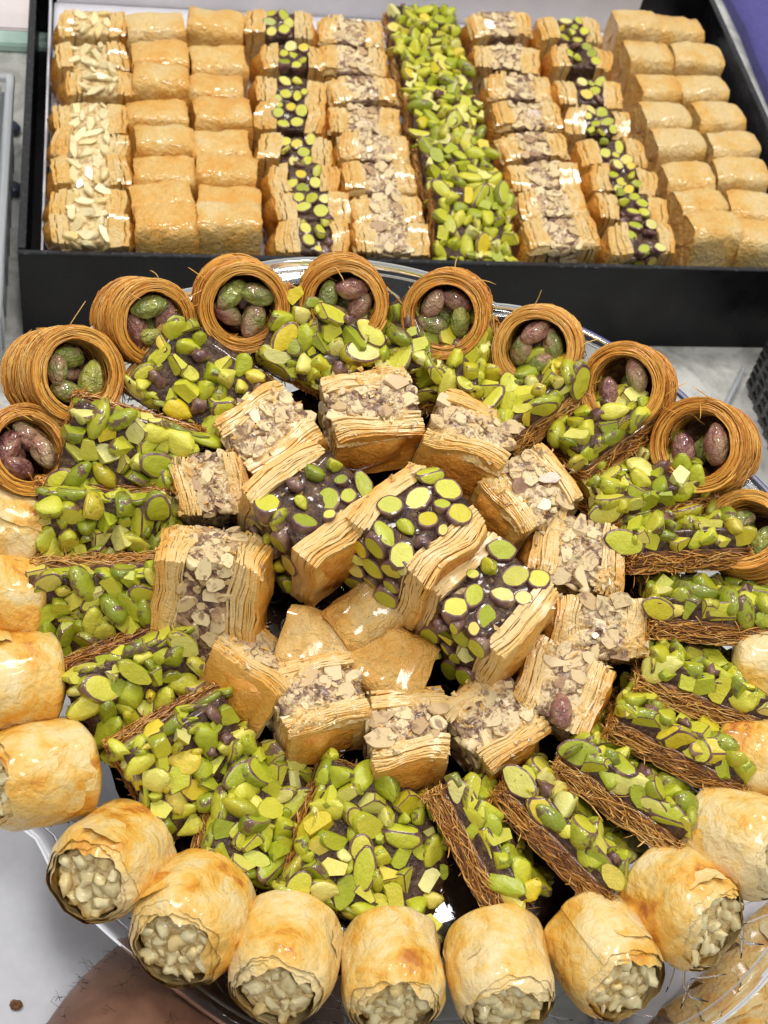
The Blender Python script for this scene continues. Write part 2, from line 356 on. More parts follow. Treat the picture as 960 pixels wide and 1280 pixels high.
for i in range(20):
    k = i % 5; dm = (u(0.48,0.66), u(0.30,0.38), u(0.27,0.34))
    if k == 0: cuts = [((u(-.2,.2),u(-.2,.2),1), u(0.02,0.14))]                                            # halved lengthwise
    elif k == 1: cuts = [((u(-.3,.3),u(-.5,.5),1), u(0.05,0.16)), ((1,u(-.6,.6),u(-.2,.4)), u(0.05,0.3))]  # end cut off
    elif k == 2: cuts = [((u(-.4,.4),u(.3,.9),1), u(0.05,0.14)), ((u(-.4,.4),-u(.3,.9),1), u(0.05,0.14))]   # ridge
    elif k == 3: cuts = [((0.2,u(-.3,.3),1), u(0.0,0.15)), ((1,u(-.5,.5),.1), u(0.1,0.25)), ((-1,u(-.5,.5),.2), u(0.1,0.25))]
    else: cuts = [((u(-.3,.3), 1, u(0.4,1.2)), u(0.08,0.18)), ((-1,u(-.6,.2),u(0,.5)), u(0.1,0.35))]
    if k: cuts += [((math.cos(q), math.sin(q), u(-.3,.5)), u(0.17,0.32)) for q in [u(0,6.28) for _ in range(1 + i % 3)]]
    PIST.append(nut_chunk(dm, cuts, i*3.1, PM_, rim=(i % 3 == 0), plump=(i % 5 != 3 and i % 4 != 1)))
for i in range(1): PIST.append(nut_chunk((u(.5,.62),u(.27,.32),u(.26,.3)), [], 70+i, PM_))
CROSS = [nut_chunk((0.34, u(.26,.33), 0.5), [((u(-.15,.15),u(-.15,.15),1), 0.1)], 90+i, ('pist_skin','pist_cut','pist_skin'), flush=True) for i in range(6)]
DARK = [nut_chunk((u(.34,.44), u(.27,.32), u(.26,.3)), [], 190+i, ('pist_skin',)*3, False, 0.30) for i in range(3)]
WAL = []
for i in range(12):
    cuts = [((u(-.1,.1),u(-.1,.1),1), u(0.02,0.14))] + [((u(-1,1),u(-1,1),u(-.3,.6)), u(0.12,0.3)) for _ in range(i % 3)]
    WAL.append(nut_chunk((u(.34,.5),u(.28,.4),u(.26,.34)), cuts, 120+i*2.3, ('walnut','walnut','walnut'), rim=False, rough=0.16, flush=True))
CASH = []
for i in range(10):
    cuts = [((u(-.4,.4),u(-.4,.4),1), u(0.08,0.2))] + [((u(-1,1),u(-1,1),u(-.2,.5)), u(0.12,0.3)) for _ in range(i % 3)]
    CASH.append(nut_chunk((u(.40,.58),u(.22,.32),u(.2,.28)), cuts, 160+i*2.3, ('cashew','cashew','cashew'), rim=False, rough=0.20, soft=True))
SLIV = [nut_chunk((u(.45,.62),u(.17,.26),u(.16,.24)), [((u(-.4,.4),u(-.4,.4),1), u(0.04,0.12)), ((u(-1,1),u(-1,1),u(-.2,.3)), u(0.14,0.34))], 230+i*2.3, ('cashew','cashew','cashew'), rim=False, rough=0.08) for i in range(8)]
def whole_pist(seed):
    bm = bmesh.new(); bmesh.ops.create_icosphere(bm, subdivisions=3, radius=1)
    for v in bm.verts:
        p = v.co.copy(); pt = 1 - 0.3*max(0, p.x)**2
        q = Vector((p.x*0.70, p.y*0.40*pt, p.z*0.37*pt))
        seam = math.exp(-(p.z/0.09)**2)*0.035*(1 if p.y > 0 else 0.3)
        ridge = 0.03*math.sin(7*math.atan2(p.z, p.y) + 2*p.x + seed)
        v.co = q + p*(0.05*nz(p*1.4, seed) + ridge*(1-p.x*p.x)) - p*seam
    return bm_mesh(bm, 'whole_pistachio', ('pist_whole',))
WHOLE = [whole_pist(i*7.7) for i in range(5)]

def pack(w, h, rmax, rmin, tries=130, keep=None, k=0.74):
    pts = []; r = rmax
    while r > rmin:
        fail = 0
        while fail < tries:
            x, y = U(-w/2, w/2), U(-h/2, h/2)
            if keep and not keep(x, y): fail += 1; continue
            if all((x-a)**2 + (y-b)**2 > (k*(r+c))**2 for a, b, c in pts): pts.append((x, y, r))
            else: fail += 1
        r *= 0.86
    return pts

# ---- layered phyllo: sheets stacked along x, x=0 beside the nuts, x=w the crust; z from 0 to dz
def phyllo_stack(n, w, dy, dz, seed, ragged=0.05, ny=12, nzz=8, mats=('phyllo','crust'), bk0=0.0):
    g = MB(); rr = random.Random(seed*13+1)
    xs = [0.0]
    for i in range(n): xs.append(xs[-1] + rr.uniform(0.5, 1.5))
    xs = [x*w/xs[-1] for x in xs]
    drift = [rr.gauss(0, ragged*0.8) for _ in range(4)]
    for i in range(n):
        last = i >= n-2
        x0 = (xs[i]+xs[i+1])/2; t = (xs[i+1]-xs[i])*rr.choice((0.48,0.58,0.66,0.72))
        bk = bk0 + 0.09 + 0.47*(i/(n-1))**1.7 + rr.uniform(-.15,.15) + (0.16 if last else 0)
        drift = [0.6*d + rr.gauss(0, ragged*0.55) for d in drift]
        e = [d - (0.05 if last else 0) - (rr.uniform(.04,.14) if rr.random() < .12 else 0) for d in drift]
        A = []; B = []; cA = []
        for j in range(ny+1):
            ra = []; rb = []; ca = []
            for k in range(nzz+1):
                fy, fz = j/ny*2-1, k/nzz
                y = fy*dy/2; z = fz*dz
                ry = ragged*1.5*nz((z*2.0, i*0.35, seed)) + ragged*1.4*nz((z*5, i*1.7, seed))
                rz = ragged*1.5*nz((y*2.0, i*0.35, seed+4)) + ragged*1.6*nz((y*5, i*1.7, seed+4))
                y += max(0, fy)**6*(e[0]+ry) - max(0, -fy)**6*(e[1]+ry*0.8)
                z += fz**6*(e[2]+rz) - (1-fz)**6*e[3]*0.3
                q = Vector((y, z, 0))
                # the whole block is a little out of square
                y2 = y*(1 + 0.05*nz((z*.4, seed, 1))) + 0.36*nz((z*0.5, x0*.5, seed+20)); z2 = z + 0.26*nz((y*0.45, x0*0.5, seed+30))*fz - 0.10*fz*abs(fy)**4
                ro = (i/(n-1))**3; z2 -= 0.24*fz**4*ro; y2 *= 1 - 0.09*ro
                dx = w*0.24*nz((y*0.75, z*0.75, i*0.05), seed) + w/n*0.7*nz((y*2.4, z*2.4, i*0.8), seed+2)
                dx += 0.04*nz((y*2.6+z*2.6, i*0.45, seed+7))*max(fz, abs(fy))**4
                if last:
                    ed = max(abs(fy), abs(2*fz-1)); dx += 0.20*nz((y*0.9, z*0.9, 3), seed) + 0.06*nz((y*3, z*3, 3), seed) + 0.10 - 0.42*ed**3
                x = x0 + dx
                ra.append(Vector((x+t, y2, z2))); rb.append(Vector((x-t, y2, z2))); ca.append(bk - (0.22*max(abs(fy), 2*fz-1)**6 if last else 0.1*max(abs(fy), 2*fz-1)**4))
            A.append(ra); B.append(rb); cA.append(ca)
        g.grid(A, cA, 1 if i == n-1 else 0)
        g.grid([list(r) for r in B][::-1], cA[::-1], 0)
        for edge in ([ (A[j][-1], B[j][-1]) for j in range(ny+1)], [(A[j][0], B[j][0]) for j in range(ny, -1, -1)],
                     [(A[0][k], B[0][k]) for k in range(nzz+1)], [(A[-1][k], B[-1][k]) for k in range(nzz, -1, -1)]):
            g.grid([[a, b] for a, b in edge], bk - 0.10, 0)
    return g.mesh('phyllo_layers', mats)
def crumbs(dx, dy, z, n, seed, mi=('phyllo', 'walnut')):
    g = MB(); rr = random.Random(seed)
    for _ in range(n):
        c = Vector((rr.uniform(-dx/2, dx/2), rr.uniform(-dy/2, dy/2), z + rr.uniform(-.05, .07)))
        s = rr.choice((.03,.04,.05,.06,.08,.12)); o = len(g.v); k = rr.random() < 0.5
        for _ in range(5):
            g.v.append(c + Vector((rr.gauss(0, 1), rr.gauss(0, 1), rr.gauss(0, .7)))*s*0.8); g.a.append(rr.uniform(0, .45))
        for f in ((0,1,2),(0,2,3),(0,3,1),(4,2,1),(4,3,2),(4,1,3)):
            g.f.append(tuple(o+i for i in f)); g.mi.append(1 if k else 0)
    return g.mesh('crumbs', mi, False)

m, nt, b = mat('crumbly_cut'); v, rnd = coords(nt)
bk = attr(nt, 'bake')                                # 1 over the nut band, 0 over the sheets
n1 = tex(nt, v, 3.2, 3, 0.6, 0.5); n2 = tex(nt, v, 9, 3, 0.6)
sheetc = ramp(nt, math_(nt, 'ADD', math_(nt, 'MULTIPLY', n1, 0.6), math_(nt, 'MULTIPLY', n2, 0.4)), [(0.35,(0.62,0.33,0.07)),(0.47,(0.76,0.50,0.18)),(0.6,(0.80,0.62,0.31))])
nutc = ramp(nt, math_(nt, 'ADD', math_(nt, 'MULTIPLY', n1, 0.65), math_(nt, 'MULTIPLY', n2, 0.35)), [(0.38,(0.12,0.058,0.034)),(0.46,(0.27,0.155,0.085)),(0.52,(0.60,0.44,0.25)),(0.62,(0.76,0.62,0.37))])
nt.links.new(mix(nt, bk, sheetc, nutc), b.inputs['Base Color']); setup(b, 0.42, 0.35, 0.15)
bump(nt, b, math_(nt, 'ADD', n1, math_(nt, 'MULTIPLY', n2, 0.5)), 0.8, 0.12); M['crumb'] = m
def crumble_cap(dx, dy, band, xc, seed, nx=46, ny=38):
    g = MB(); P = []; B = []
    for i in range(nx+1):
        row = []; br = []
        for j in range(ny+1):
            fx, fy = i/nx*2-1, j/ny*2-1
            x, y = fx*dx*0.48 + 0.05*nz((i*.3, j*.3, 2), seed), fy*dy*0.48 + 0.05*nz((i*.3, j*.3, 5), seed)
            z = 0.11*nz((x*1.3, y*1.3, 0), seed) + 0.10*nz((x*3.4, y*3.4, 1), seed) + 0.07*nz((x*8, y*8, 2), seed) + 0.05*(1-abs(nz((x*5, y*5, 3), seed))*3)
            z -= 0.35*max(abs(fx), abs(fy))**9 + 0.10*abs(fx)**3
            k = max(0, min(1, (band/2 - abs(x-xc))/0.35 + 0.5 + 1.2*nz((x*1.6, y*1.6, 7), seed)))
            row.append(Vector((x, y, z))); br.append(k)
        P.append(row); B.append(br)
    g.grid(P, B, 0); return g.mesh('crumbly_face', ('crumb',))
_cache = {}
def cached(key, fn):
    if key not in _cache: _cache[key] = fn()
    return _cache[key]
def layered_block(name, mw, label, cat, group, dx, dy, dz, kind, var, split=(0.34, 0.32, 0.34), faces=('top',), dens=1.0, n=8, box=False):
    """phyllo sheets | nut filling | phyllo sheets, cut faces up and to the sides; origin under the middle"""
    t = thing(name, mw, label, cat, group)
    a, b_, c = (dx*s for s in split)
    xm = -dx/2 + a; xc = xm + b_/2
    ph = lambda w, s: cached(('ph', round(w,1), round(dy,1), round(dz,1), s), lambda: phyllo_stack(n, w, dy, dz, s, 0.018 if box else 0.019, *((6,4,('glazed','glazed'),0.08) if box else (12,8))))
    ob('phyllo_layers', ph(c, var % 4), t, (xm+b_, 0, 0))
    o = ob('phyllo_layers', ph(a, (var+2) % 4), t, (xm, 0, 0), Matrix.Rotation(math.pi, 3, 'Z'))
    fill, nuts, fm = {'walnut': ('walnut_filling', 'walnut_piece', 'walnut_paste'), 'pistachio': ('pistachio_filling', 'pistachio_piece', 'bed'), 'cashew': ('cashew_filling', 'cashew_piece', 'cashew_paste')}[kind]
    fo = ob(fill, cached(('fill', kind, round(b_,1), round(dy,1), round(dz,1), var % 3), lambda: bm_mesh(lump_box(b_*1.06, dy*0.97, dz*0.97, 9, 0.13, 1.9, var*2.7, 0.05), fill, (fm,))), t, (xc, 0, 0))
    lib = {'walnut': WAL, 'cashew': SLIV}.get(kind)
    rm, rn = {'walnut': (0.36, 0.15 if box else 0.12), 'pistachio': (0.40 if box else 0.48, 0.27 if box else 0.25), 'cashew': (0.44, 0.24)}[kind]
    spots = []; kk = 0.68 if kind == 'walnut' else 0.74
    R3 = mw.to_3x3(); eye = (CAM - mw.translation).normalized()
    if 'top' in faces: spots += [(Vector((xc+x, y, dz*0.975 + U(-.02,.16))), (0,0,1), r) for x, y, r in pack(max(.25, b_-0.1), dy-0.25, rm, rn, int(70*dens), None, kk)]
    for nm, s in (('front', -1), ('back', 1)):
        if nm in faces and (R3 @ Vector((0,s,0))).dot(eye) > 0.1: spots += [(Vector((xc+x, s*(dy*0.49+U(0,.13)), dz/2+y)), (0,s,0), r) for x, y, r in pack(max(.25, b_-0.1), dz-0.4, rm, rn, int(60*dens), None, kk)]
    for p, d, r in spots:
        if kind == 'pistachio': q = RNG.random(); me = RNG.choice(CROSS if q < 0.74 else DARK if q < 0.79 else PIST); sc = r/(0.34 if q < .74 else .55)
        else: me = RNG.choice(lib); sc = r/0.40
        p = p + Vector(d)*(U(0,.14) if kind == 'pistachio' else 0)
        ob(nuts, me, fo, p - Vector((xc, 0, 0)), face_to(d, U(0, 6.28)) @ jitter(17 if kind == 'walnut' else 16), (sc*U(.85,1.1), sc*U(.85,1.05), sc*1.1))
    if kind == 'walnut': ob('crumbly_face', cached(('cc', round(dx,1), round(dy,1), var % 3), lambda: crumble_cap(dx, dy, b_, xc, var*3.3, *((24, 14) if box else (46, 38)))), t, (0, 0, dz*0.985))
    if not box: ob('crumbs', cached(('cr', round(dx,1), round(dy,1), kind, var % 3), lambda: crumbs(dx*0.97, dy*0.97, dz*0.98, 130 if kind == 'walnut' else 30, var+40)), t, (0, 0, 0), stuff=True)
    return t

# ---- shredded pastry
def strand_pts(f, n): return [f(i/(n-1)) for i in range(n)]
def kataifi_slab(dx, dy, th, seed):
    g = MB(); rr = random.Random(seed+77)
    for _ in range(680):
        side = rr.random(); L = rr.uniform(0.5, 1.9); bk = rr.betavariate(1.6, 2.9); z = rr.uniform(0.0, th)
        if side < 0.78:                       # along one of the cut sides
            s = rr.choice((0,1,2,3)); half, oth = (dx/2, dy/2) if s < 2 else (dy/2, dx/2)
            c = rr.uniform(-half, half); o = oth + rr.uniform(-.10, .07); sg = 1 if s % 2 else -1
            dr = rr.gauss(0, 0.45); cu = rr.gauss(0, .3); sd = rr.uniform(0, 99)
            def f(u_, c=c, o=o, sg=sg, s=s, L=L, z=z, dr=dr, cu=cu, sd=sd):
                w = (u_-.5)*L; a = max(-half-.08, min(half+.08, c + w)); out = o + 0.09*nz((u_*2, sd, 0)) - 0.12*(abs(u_-.5)*2)**2
                zz = max(0, min(th+.1, z + dr*w*0.5 + cu*w*w + 0.07*nz((u_*3, sd, 5))))
                return Vector((a, sg*out, zz)) if s < 2 else Vector((sg*out, a, zz))
        else:                                  # short ends standing out
            s = rr.choice((0,1,2,3)); half, oth = (dx/2, dy/2) if s < 2 else (dy/2, dx/2); sg = 1 if s % 2 else -1
            c = rr.uniform(-half, half); L = rr.uniform(0.2, 0.5); d1 = rr.gauss(0, .6); d2 = rr.gauss(0.1, .5)
            def f(u_, c=c, L=L, s=s, sg=sg, oth=oth, z=z, d1=d1, d2=d2):
                out = oth - 0.08 + u_*L*0.7; a = c + d1*u_*L + .1*u_*u_; zz = z + d2*u_*L
                return Vector((a, sg*out, zz)) if s < 2 else Vector((sg*out, a, zz))
        g.tube(strand_pts(f, 7), rr.uniform(0.014, 0.030), bk, 3)
    return g.mesh('pastry_strands', ('kat_slab',))
def pistachio_slab(mw, label, dx, dy, var, th=0.62, nut=0.95, sides=(0,1,2,3), group='pistachio topped shredded pastry slabs', dens=1.0):
    t = thing('pistachio_slab', mw, label, 'pastry', group)
    k = (round(dx,1), round(dy,1))
    ob('shredded_base', cached(('kc', k), lambda: bm_mesh(lump_box(dx*0.96, dy*0.96, th+0.1, 7, 0.06, 1.5, var, 0.03), 'shredded_base', ('core',))), t)
    ob('pastry_strands', cached(('ks', k, var % 2), lambda: kataifi_slab(dx, dy, th, var)), t, stuff=True)
    bd = ob('syrup_bed', cached(('kb', k), lambda: bm_mesh(lump_box(dx*0.93, dy*0.93, nut*0.85, 9, 0.06, 1.8, var+5, 0.03), 'syrup_bed', ('bed',))), t, (0, 0, th-0.05))
    zt = th + nut*0.80
    for x, y, r in pack(dx-0.6, dy-0.6, 0.43, 0.20, int(110*dens), None, 0.66):
        me = RNG.choice(PIST if RNG.random() < .975 else DARK); s = r/0.40*(1 if me not in DARK else .75)
        ob('pistachio_piece', me, bd, (x, y, zt + U(0,.17) - th + 0.05), face_to((0,0,1), U(0,6.28)) @ jitter(30), (s*U(1.0,1.3), s*U(.95,1.2), s*U(1.15,1.5)))
    R3 = mw.to_3x3(); eye = (CAM - mw.translation).normalized()
    for s in sides:
        half, oth = (dx/2, dy/2) if s < 2 else (dy/2, dx/2); sg = 1 if s % 2 else -1
        d = Vector((0, sg, 0) if s < 2 else (sg, 0, 0))
        if (R3 @ d).dot(eye) < 0.06: continue
        x = -half + 0.1
        while x < half - 0.15:
            r = U(0.34, 0.50); x += r*0.62
            z = th + nut*0.52 + U(-.12,.08)
            p = (x, sg*(oth-0.13), z - th + 0.05) if s < 2 else (sg*(oth-0.13), x, z - th + 0.05)
            ax = Vector((1,0,0) if s < 2 else (0,1,0)); fr = Matrix((ax, d.cross(ax), d)).transposed()
            rot = fr @ Matrix.Rotation(U(-.5,.5) + (0 if RNG.random() < .8 else 1.57), 3, 'Z') @ jitter(18)
            sc = r/0.40
            ob('pistachio_piece', RNG.choice(PIST), bd, p, rot, (sc*1.1, sc*1.05, sc*0.75)); x += r*0.62
    return t
def nest_strands(seed, Ro=1.72, Ri=1.30, L=3.0):
    g = MB(); rr = random.Random(seed)
    for q in range(760):
        kind = rr.random(); a0 = rr.uniform(0, 6.283); span = rr.uniform(1.0, 4.2); sd = rr.uniform(0, 99); sl = rr.gauss(0, 0.16) if rr.random() < .66 else rr.gauss(0, 0.5)
        if kind < 0.52: r = Ro + rr.uniform(-.07,.05); z = rr.uniform(0, L-.1)
        elif kind < 0.80: w = rr.uniform(0, math.pi); mid = (Ro+Ri)/2; hw = (Ro-Ri)/2; r = mid + hw*math.cos(w); z = L - 0.16 + 0.2*math.sin(w); sl *= 0.5
        else: r = Ri + rr.uniform(-.05,.05); z = rr.uniform(0.9, L-.05)
        bk = rr.betavariate(2, 3)
        n = max(6, int(span*5))
        pts = []
        for i in range(n):
            th = a0 + span*i/(n-1); e = (i/(n-1)*2-1)
            rr_ = r + 0.08*nz((th*1.1, sd, 0)) + 0.05*nz((th*0.7, z*1.5, 3)) + (0.05*max(0, abs(e)-.85)/.15*(1 if sd > 60 else 0))
            zz = min(L+.12, max(-.02, z + sl*(th-a0) + 0.16*nz((th*0.9, sd, 7))))
            pts.append(Vector((rr_*math.cos(th), rr_*math.sin(th), zz)))
        g.tube(pts, rr.uniform(0.013, 0.030), bk, 3)
    for q in range(7):                      # loose ends
        a0 = rr.uniform(0, 6.283); p = Vector((Ro*math.cos(a0), Ro*math.sin(a0), L-.05)); d = Vector((rr.gauss(0,1), rr.gauss(0,1), rr.gauss(0,.6))).normalized()
        c = Vector((rr.gauss(0,.3), rr.gauss(0,.3), rr.gauss(0,.3)))
        g.tube([p + d*(0.7*i/5) + c*(i/5)**2 for i in range(6)], 0.022, rr.uniform(0,.4), 3)
    return g.mesh('pastry_strands', ('kat_nest',))
def nest_core(Ro=1.72, Ri=1.30, L=3.0):
    g = MB(); prof = [(0.02,0.0),(Ro-.12,0.0),(Ro-.07,0.12),(Ro-.07,L-.3),(Ro-.14,L-.1),((Ro+Ri)/2,L-.04),(Ri+.10,L-.12),(Ri+.06,L-.4),(Ri+.06,1.4),(Ri-.2,1.15),(0.02,1.05)]
    P = [[Vector((r*math.cos(a), r*math.sin(a), z)) for r, z in prof] for a in [2*math.pi*i/28 for i in range(28)]]
    g.grid(P, 0.6, 0, True); return g.mesh('nest_wall', ('core',))
NESTS = None
def nest(px, py, axis_dir, elev, var, label, scale=1.0, npist=4, base=0.3, spin=0.0):
    """opening centre at the pixel; axis leans out of the plate plane by elev, opening towards axis_dir"""
    a = math.radians(axis_dir); e = math.radians(elev); L = 3.0*scale
    d = Vector((math.cos(a)*math.cos(e), math.sin(a)*math.cos(e), math.sin(e)))
    h = base + L*math.sin(e) + 1.72*scale*math.cos(e)
    p = pl(px, py, h); rot = face_to(d, spin)
    mw = PM @ (Matrix.Translation(p - d*L) @ rot.to_4x4() @ Matrix.Scale(scale, 4))
    t = thing('pastry_nest', mw, label, 'pastry', 'shredded pastry nests along the far rim')
    nw = ob('nest_wall', cached('nc', nest_core), t); ob('pastry_strands', cached(('ns', var % 4), lambda: nest_strands(31+var % 4)), nw, stuff=True)
    a0 = U(0, 6.28)
    for i in range(npist):
        aa = a0 + i*2*math.pi/npist + U(-.3,.3); rr = 0.66 if npist > 1 else 0
        o = ob('whole_pistachio', WHOLE[(var+i) % 5], t, (rr*math.cos(aa), rr*math.sin(aa), 2.5 + U(-.15,.25)), Matrix.Rotation(aa + 1.57 + U(-.6,.6), 3, 'Z') @ Matrix.Rotation(U(-.5,.5), 3, 'Y') @ Matrix.Rotation(U(0,6.28), 3, 'X'), U(1.0,1.2))
    ob('whole_pistachio', WHOLE[(var+3) % 5], t, (U(-.2,.2), U(-.2,.2), 1.9), Matrix.Rotation(U(0,6), 3, 'Z'), 1.0)
    return t
# ---- rolled phyllo with cashews: axis z, open end at z = L
def roll_body(seed, R0=1.66, L=3.5):
    g = MB(); rr = random.Random(seed*3+2)
    def cre(x, y, z, s2): return 1 - abs(noise.noise(Vector((x, y, z + s2))))*2      # creases
    def rad(th, t, s):
        f = t/L; c, q = math.cos(th), math.sin(th); r = R0*(1 - 0.07*abs(2*f-0.9)**2.4)
        r += 0.16*nz((c*0.9, q*0.9, t*0.4), seed) + 0.05*nz((c*2.4, q*2.4, t*0.7), seed+4)
        r += 0.06*cre(c*1.5, q*1.5, t*0.55, seed) + 0.03*cre(c*3.5, q*3.5, t*1.1, seed+3) + 0.010*nz((c*9, q*9, t*3), seed+8)
        return r - 0.045*s
    NT, NL = 84, 34
    for s in range(4):
        P = []; B = []
        off = rr.uniform(0, 6.28); tmax_b = L + 0.06 - 0.16*(1-s/3)
        full = s == 0
        for i in range(NT+1):
            u_ = i/NT; th = off + u_*2*math.pi*(1.05 if full else 1.0)
            te = tmax_b + 0.30*nz((math.cos(th)*1.2, math.sin(th)*1.2, 3), seed+s*5) + 0.13*nz((math.cos(th)*4, math.sin(th)*4, 1), seed+s*9) + 0.05*nz((math.cos(th)*11, math.sin(th)*11, 1), seed+s*9)
            row = []; br = []
            for j in range(NL+1):
                f = j/NL
                if s == 0: t = te*f
                else: t = L*0.6 + (te - L*0.6)*f
                r = rad(th, t, s) + (0.05*(u_-0.5) if full else 0)
                if s == 0 and t < 0.55: r *= math.sqrt(max(0.0, 1 - ((0.55-t)/0.55)**2*0.92))
                lip = max(0, (t - (L-0.75))/0.75); r -= 0.20*lip**2
                row.append(Vector((r*math.cos(th), r*math.sin(th), t))); br.append(0.24 + 0.20*nz((math.cos(th)*.8, math.sin(th)*.8, t*.5), seed+31) - 0.10*lip + (0.0 if s == 0 else -0.06))
            P.append(row); B.append(br)
        g.grid(P, B, 0)
    P = [[Vector((q*0.5*R0*math.cos(a), q*0.5*R0*math.sin(a), 0.05*(1-q))) for q in (1.0, .5, .02)] for a in [2*math.pi*i/24 for i in range(25)]]
    g.grid(P, 0.3, 0)
    return g.mesh('phyllo_roll', ('roll',))
def flake(seed, R0=1.70):
    g = MB(); rr = random.Random(seed+400); o = 0; n = 16
    sx, sy = rr.uniform(0.3, 0.9), rr.uniform(0.3, 1.0); lift = rr.uniform(0.02, 0.08); la = rr.uniform(0, 6.28)
    rads = [1 + 0.5*nz((math.cos(i/n*6.28)*2, math.sin(i/n*6.28)*2, seed)) + rr.uniform(-.12,.12) for i in range(n)]
    P = []
    for q in (0.02, .55, 1.0):
        row = []
        for i in range(n+1):
            a = i/n*2*math.pi; k = rads[i % n]*q
            uu, vv = sx*k*math.cos(a), sy*k*math.sin(a)
            r = R0 - 0.03 + lift*max(0, math.cos(a-la)*q)**2 + 0.03*(1-q)
            row.append(Vector((r*math.cos(uu/R0), r*math.sin(uu/R0), vv)))
        P.append(row)
    g.grid(P, rr.uniform(0.18, 0.32), 0)
    return g.mesh('flake', ('roll',))
FLAKES = [flake(i) for i in range(10)]
def filling_disc(seed, R=1.14):
    g = MB(); P = []
    for i in range(36):
        a = 2*math.pi*i/36; c, q = math.cos(a), math.sin(a)
        P.append([Vector((R*f*c, R*f*q, z + (0.13*nz((f*c*2.2, f*q*2.2, seed)) + 0.07*nz((f*c*5, f*q*5, seed)) if z > -.5 else 0))) for f, z in ((.01, 0), (.2, 0), (.4, 0), (.6, -.01), (.8, -.03), (.95, -.07), (1.0, -.16), (1.0, -.7))])
    g.grid(P, 0.5, 0, True); return g.mesh('cashew_filling', ('cashew_paste',))
def cashew_roll(mw, label, var, group, open_end=True):
    t = thing('cashew_roll', mw, label, 'pastry', group)
    bo = ob('phyllo_sheets', cached(('rb', var % 6), lambda: roll_body(var % 6 + 1)), t, (0,0,0), Matrix.Rotation(U(0,6.28), 3, 'Z'))
    fo = ob('cashew_filling', cached(('rf', var % 3), lambda: filling_disc(var % 3)), t, (0, 0, 3.5-0.18))
    if open_end:
        for x, y, r in pack(2.4, 2.4, 0.34, 0.15, 90, lambda x, y: x*x+y*y < 1.04**2, 0.70):
            s = r/0.38; ob('cashew_piece', RNG.choice(CASH), fo, (x, y, 0.02+0.12*nz((x*2,y*2,var)) - 0.06*(x*x+y*y)), face_to((0,0,1), U(0,6.28)) @ jitter(55), (s*U(.7,1.1), s*U(.9,1.2), s*U(.9,1.2)))
    for i in range(3):
        a = U(0, 6.28); ob('flake', RNG.choice(FLAKES), bo, (0, 0, U(0.9, 2.8)), Matrix.Rotation(a, 3, 'Z'), U(.99,1.03))
    return t
# ---- soft-cornered rolled piece for the box: axis x
def pillow(dx, dy, dz, seed, n=48, k=22, bk0=0.32):
    g = MB(); P = []; B = []; rr = random.Random(int(seed*10))
    ends = [0.10*rr.uniform(-1, 1) for _ in range(4)]
    def cre(q, f, s2): return 1 - abs(noise.noise(q*f + Vector((s2, 0, s2))))*2.2
    for i in range(k+1):
        f = i/k*2-1; row = []; br = []
        sh = 1 - 0.07*abs(f)**6
        for j in range(n+1):
            a = 2*math.pi*(j % n)/n; c, s = math.cos(a), math.sin(a); pw = 0.46
            x = f*(dx/2 + abs(f)**3*(0.10*nz((c*1.5, s*1.5, 3), seed + (5 if f > 0 else 0)) + 0.05*nz((c*5, s*5, 1), seed)))
            y = math.copysign(abs(c)**pw, c)*dy/2*sh; z = dz/2 + math.copysign(abs(s)**pw, s)*dz/2*sh
            q = Vector((x, y, z)); nn = Vector((0, c, s))
            d = 0.13*nz(q*0.8, seed) + 0.05*nz(q*2.2, seed+3) + 0.035*cre(q, 1.1, seed) + 0.02*cre(q, 2.7, seed+2) + 0.02*nz(q*6, seed+5) - 0.05
            row.append(q + nn*d); br.append(bk0 + 0.30*nz(q*0.7, seed+9) + 0.12*abs(f)**6)
        P.append(row); B.append(br)
    g.grid(P, B, 0)
    for side in (0, -1):                              # the rolled ends
        E = []; sx = -1 if side == 0 else 1
        for q in (1.0, .9, .8, .7, .6, .5, .4, .3, .2, .1, .01):
            E.append([Vector((p.x - sx*(0.0 if q > .95 else 0.07 + 0.07*math.sin(q*31)), p.y*q, dz/2 + (p.z-dz/2)*q)) for p in P[side]])
        g.grid(E if sx > 0 else E[::-1], bk0+.1, 0)
    return g.mesh('phyllo_roll', ('glazed',))
ORD = ['first','second','third','fourth','fifth','sixth','seventh','eighth','ninth','tenth','eleventh','twelfth','thirteenth','fourteenth','fifteenth']
def bmbox(x0, x1, y0, y1, z0, z1, bev=0.0, cuts=0):
    bm = bmesh.new(); bmesh.ops.create_cube(bm, size=1)
    for v in bm.verts: v.co = Vector(((x0+x1)/2 + v.co.x*(x1-x0), (y0+y1)/2 + v.co.y*(y1-y0), (z0+z1)/2 + v.co.z*(z1-z0)))
    if cuts: bmesh.ops.subdivide_edges(bm, edges=bm.edges[:], cuts=cuts, use_grid_fill=True)
    if bev: bmesh.ops.bevel(bm, geom=bm.edges[:], offset=bev, segments=2, affect='EDGES')
    return bm

# ================================================================== THE SETTING
def sheet(name, x0, x1, y0, y1, z, m_):
    g = MB(); g.grid([[Vector((x0,y0,z)), Vector((x0,y1,z))], [Vector((x1,y0,z)), Vector((x1,y1,z))]], 0)
    o = ob(name, g.mesh(name, (m_,), False)); o['kind'] = 'structure'; return o
ct = sheet('counter_top', -120, 160, -60, 220, 0, 'marble')
ct['label'] = 'pale grey marble counter top under everything'

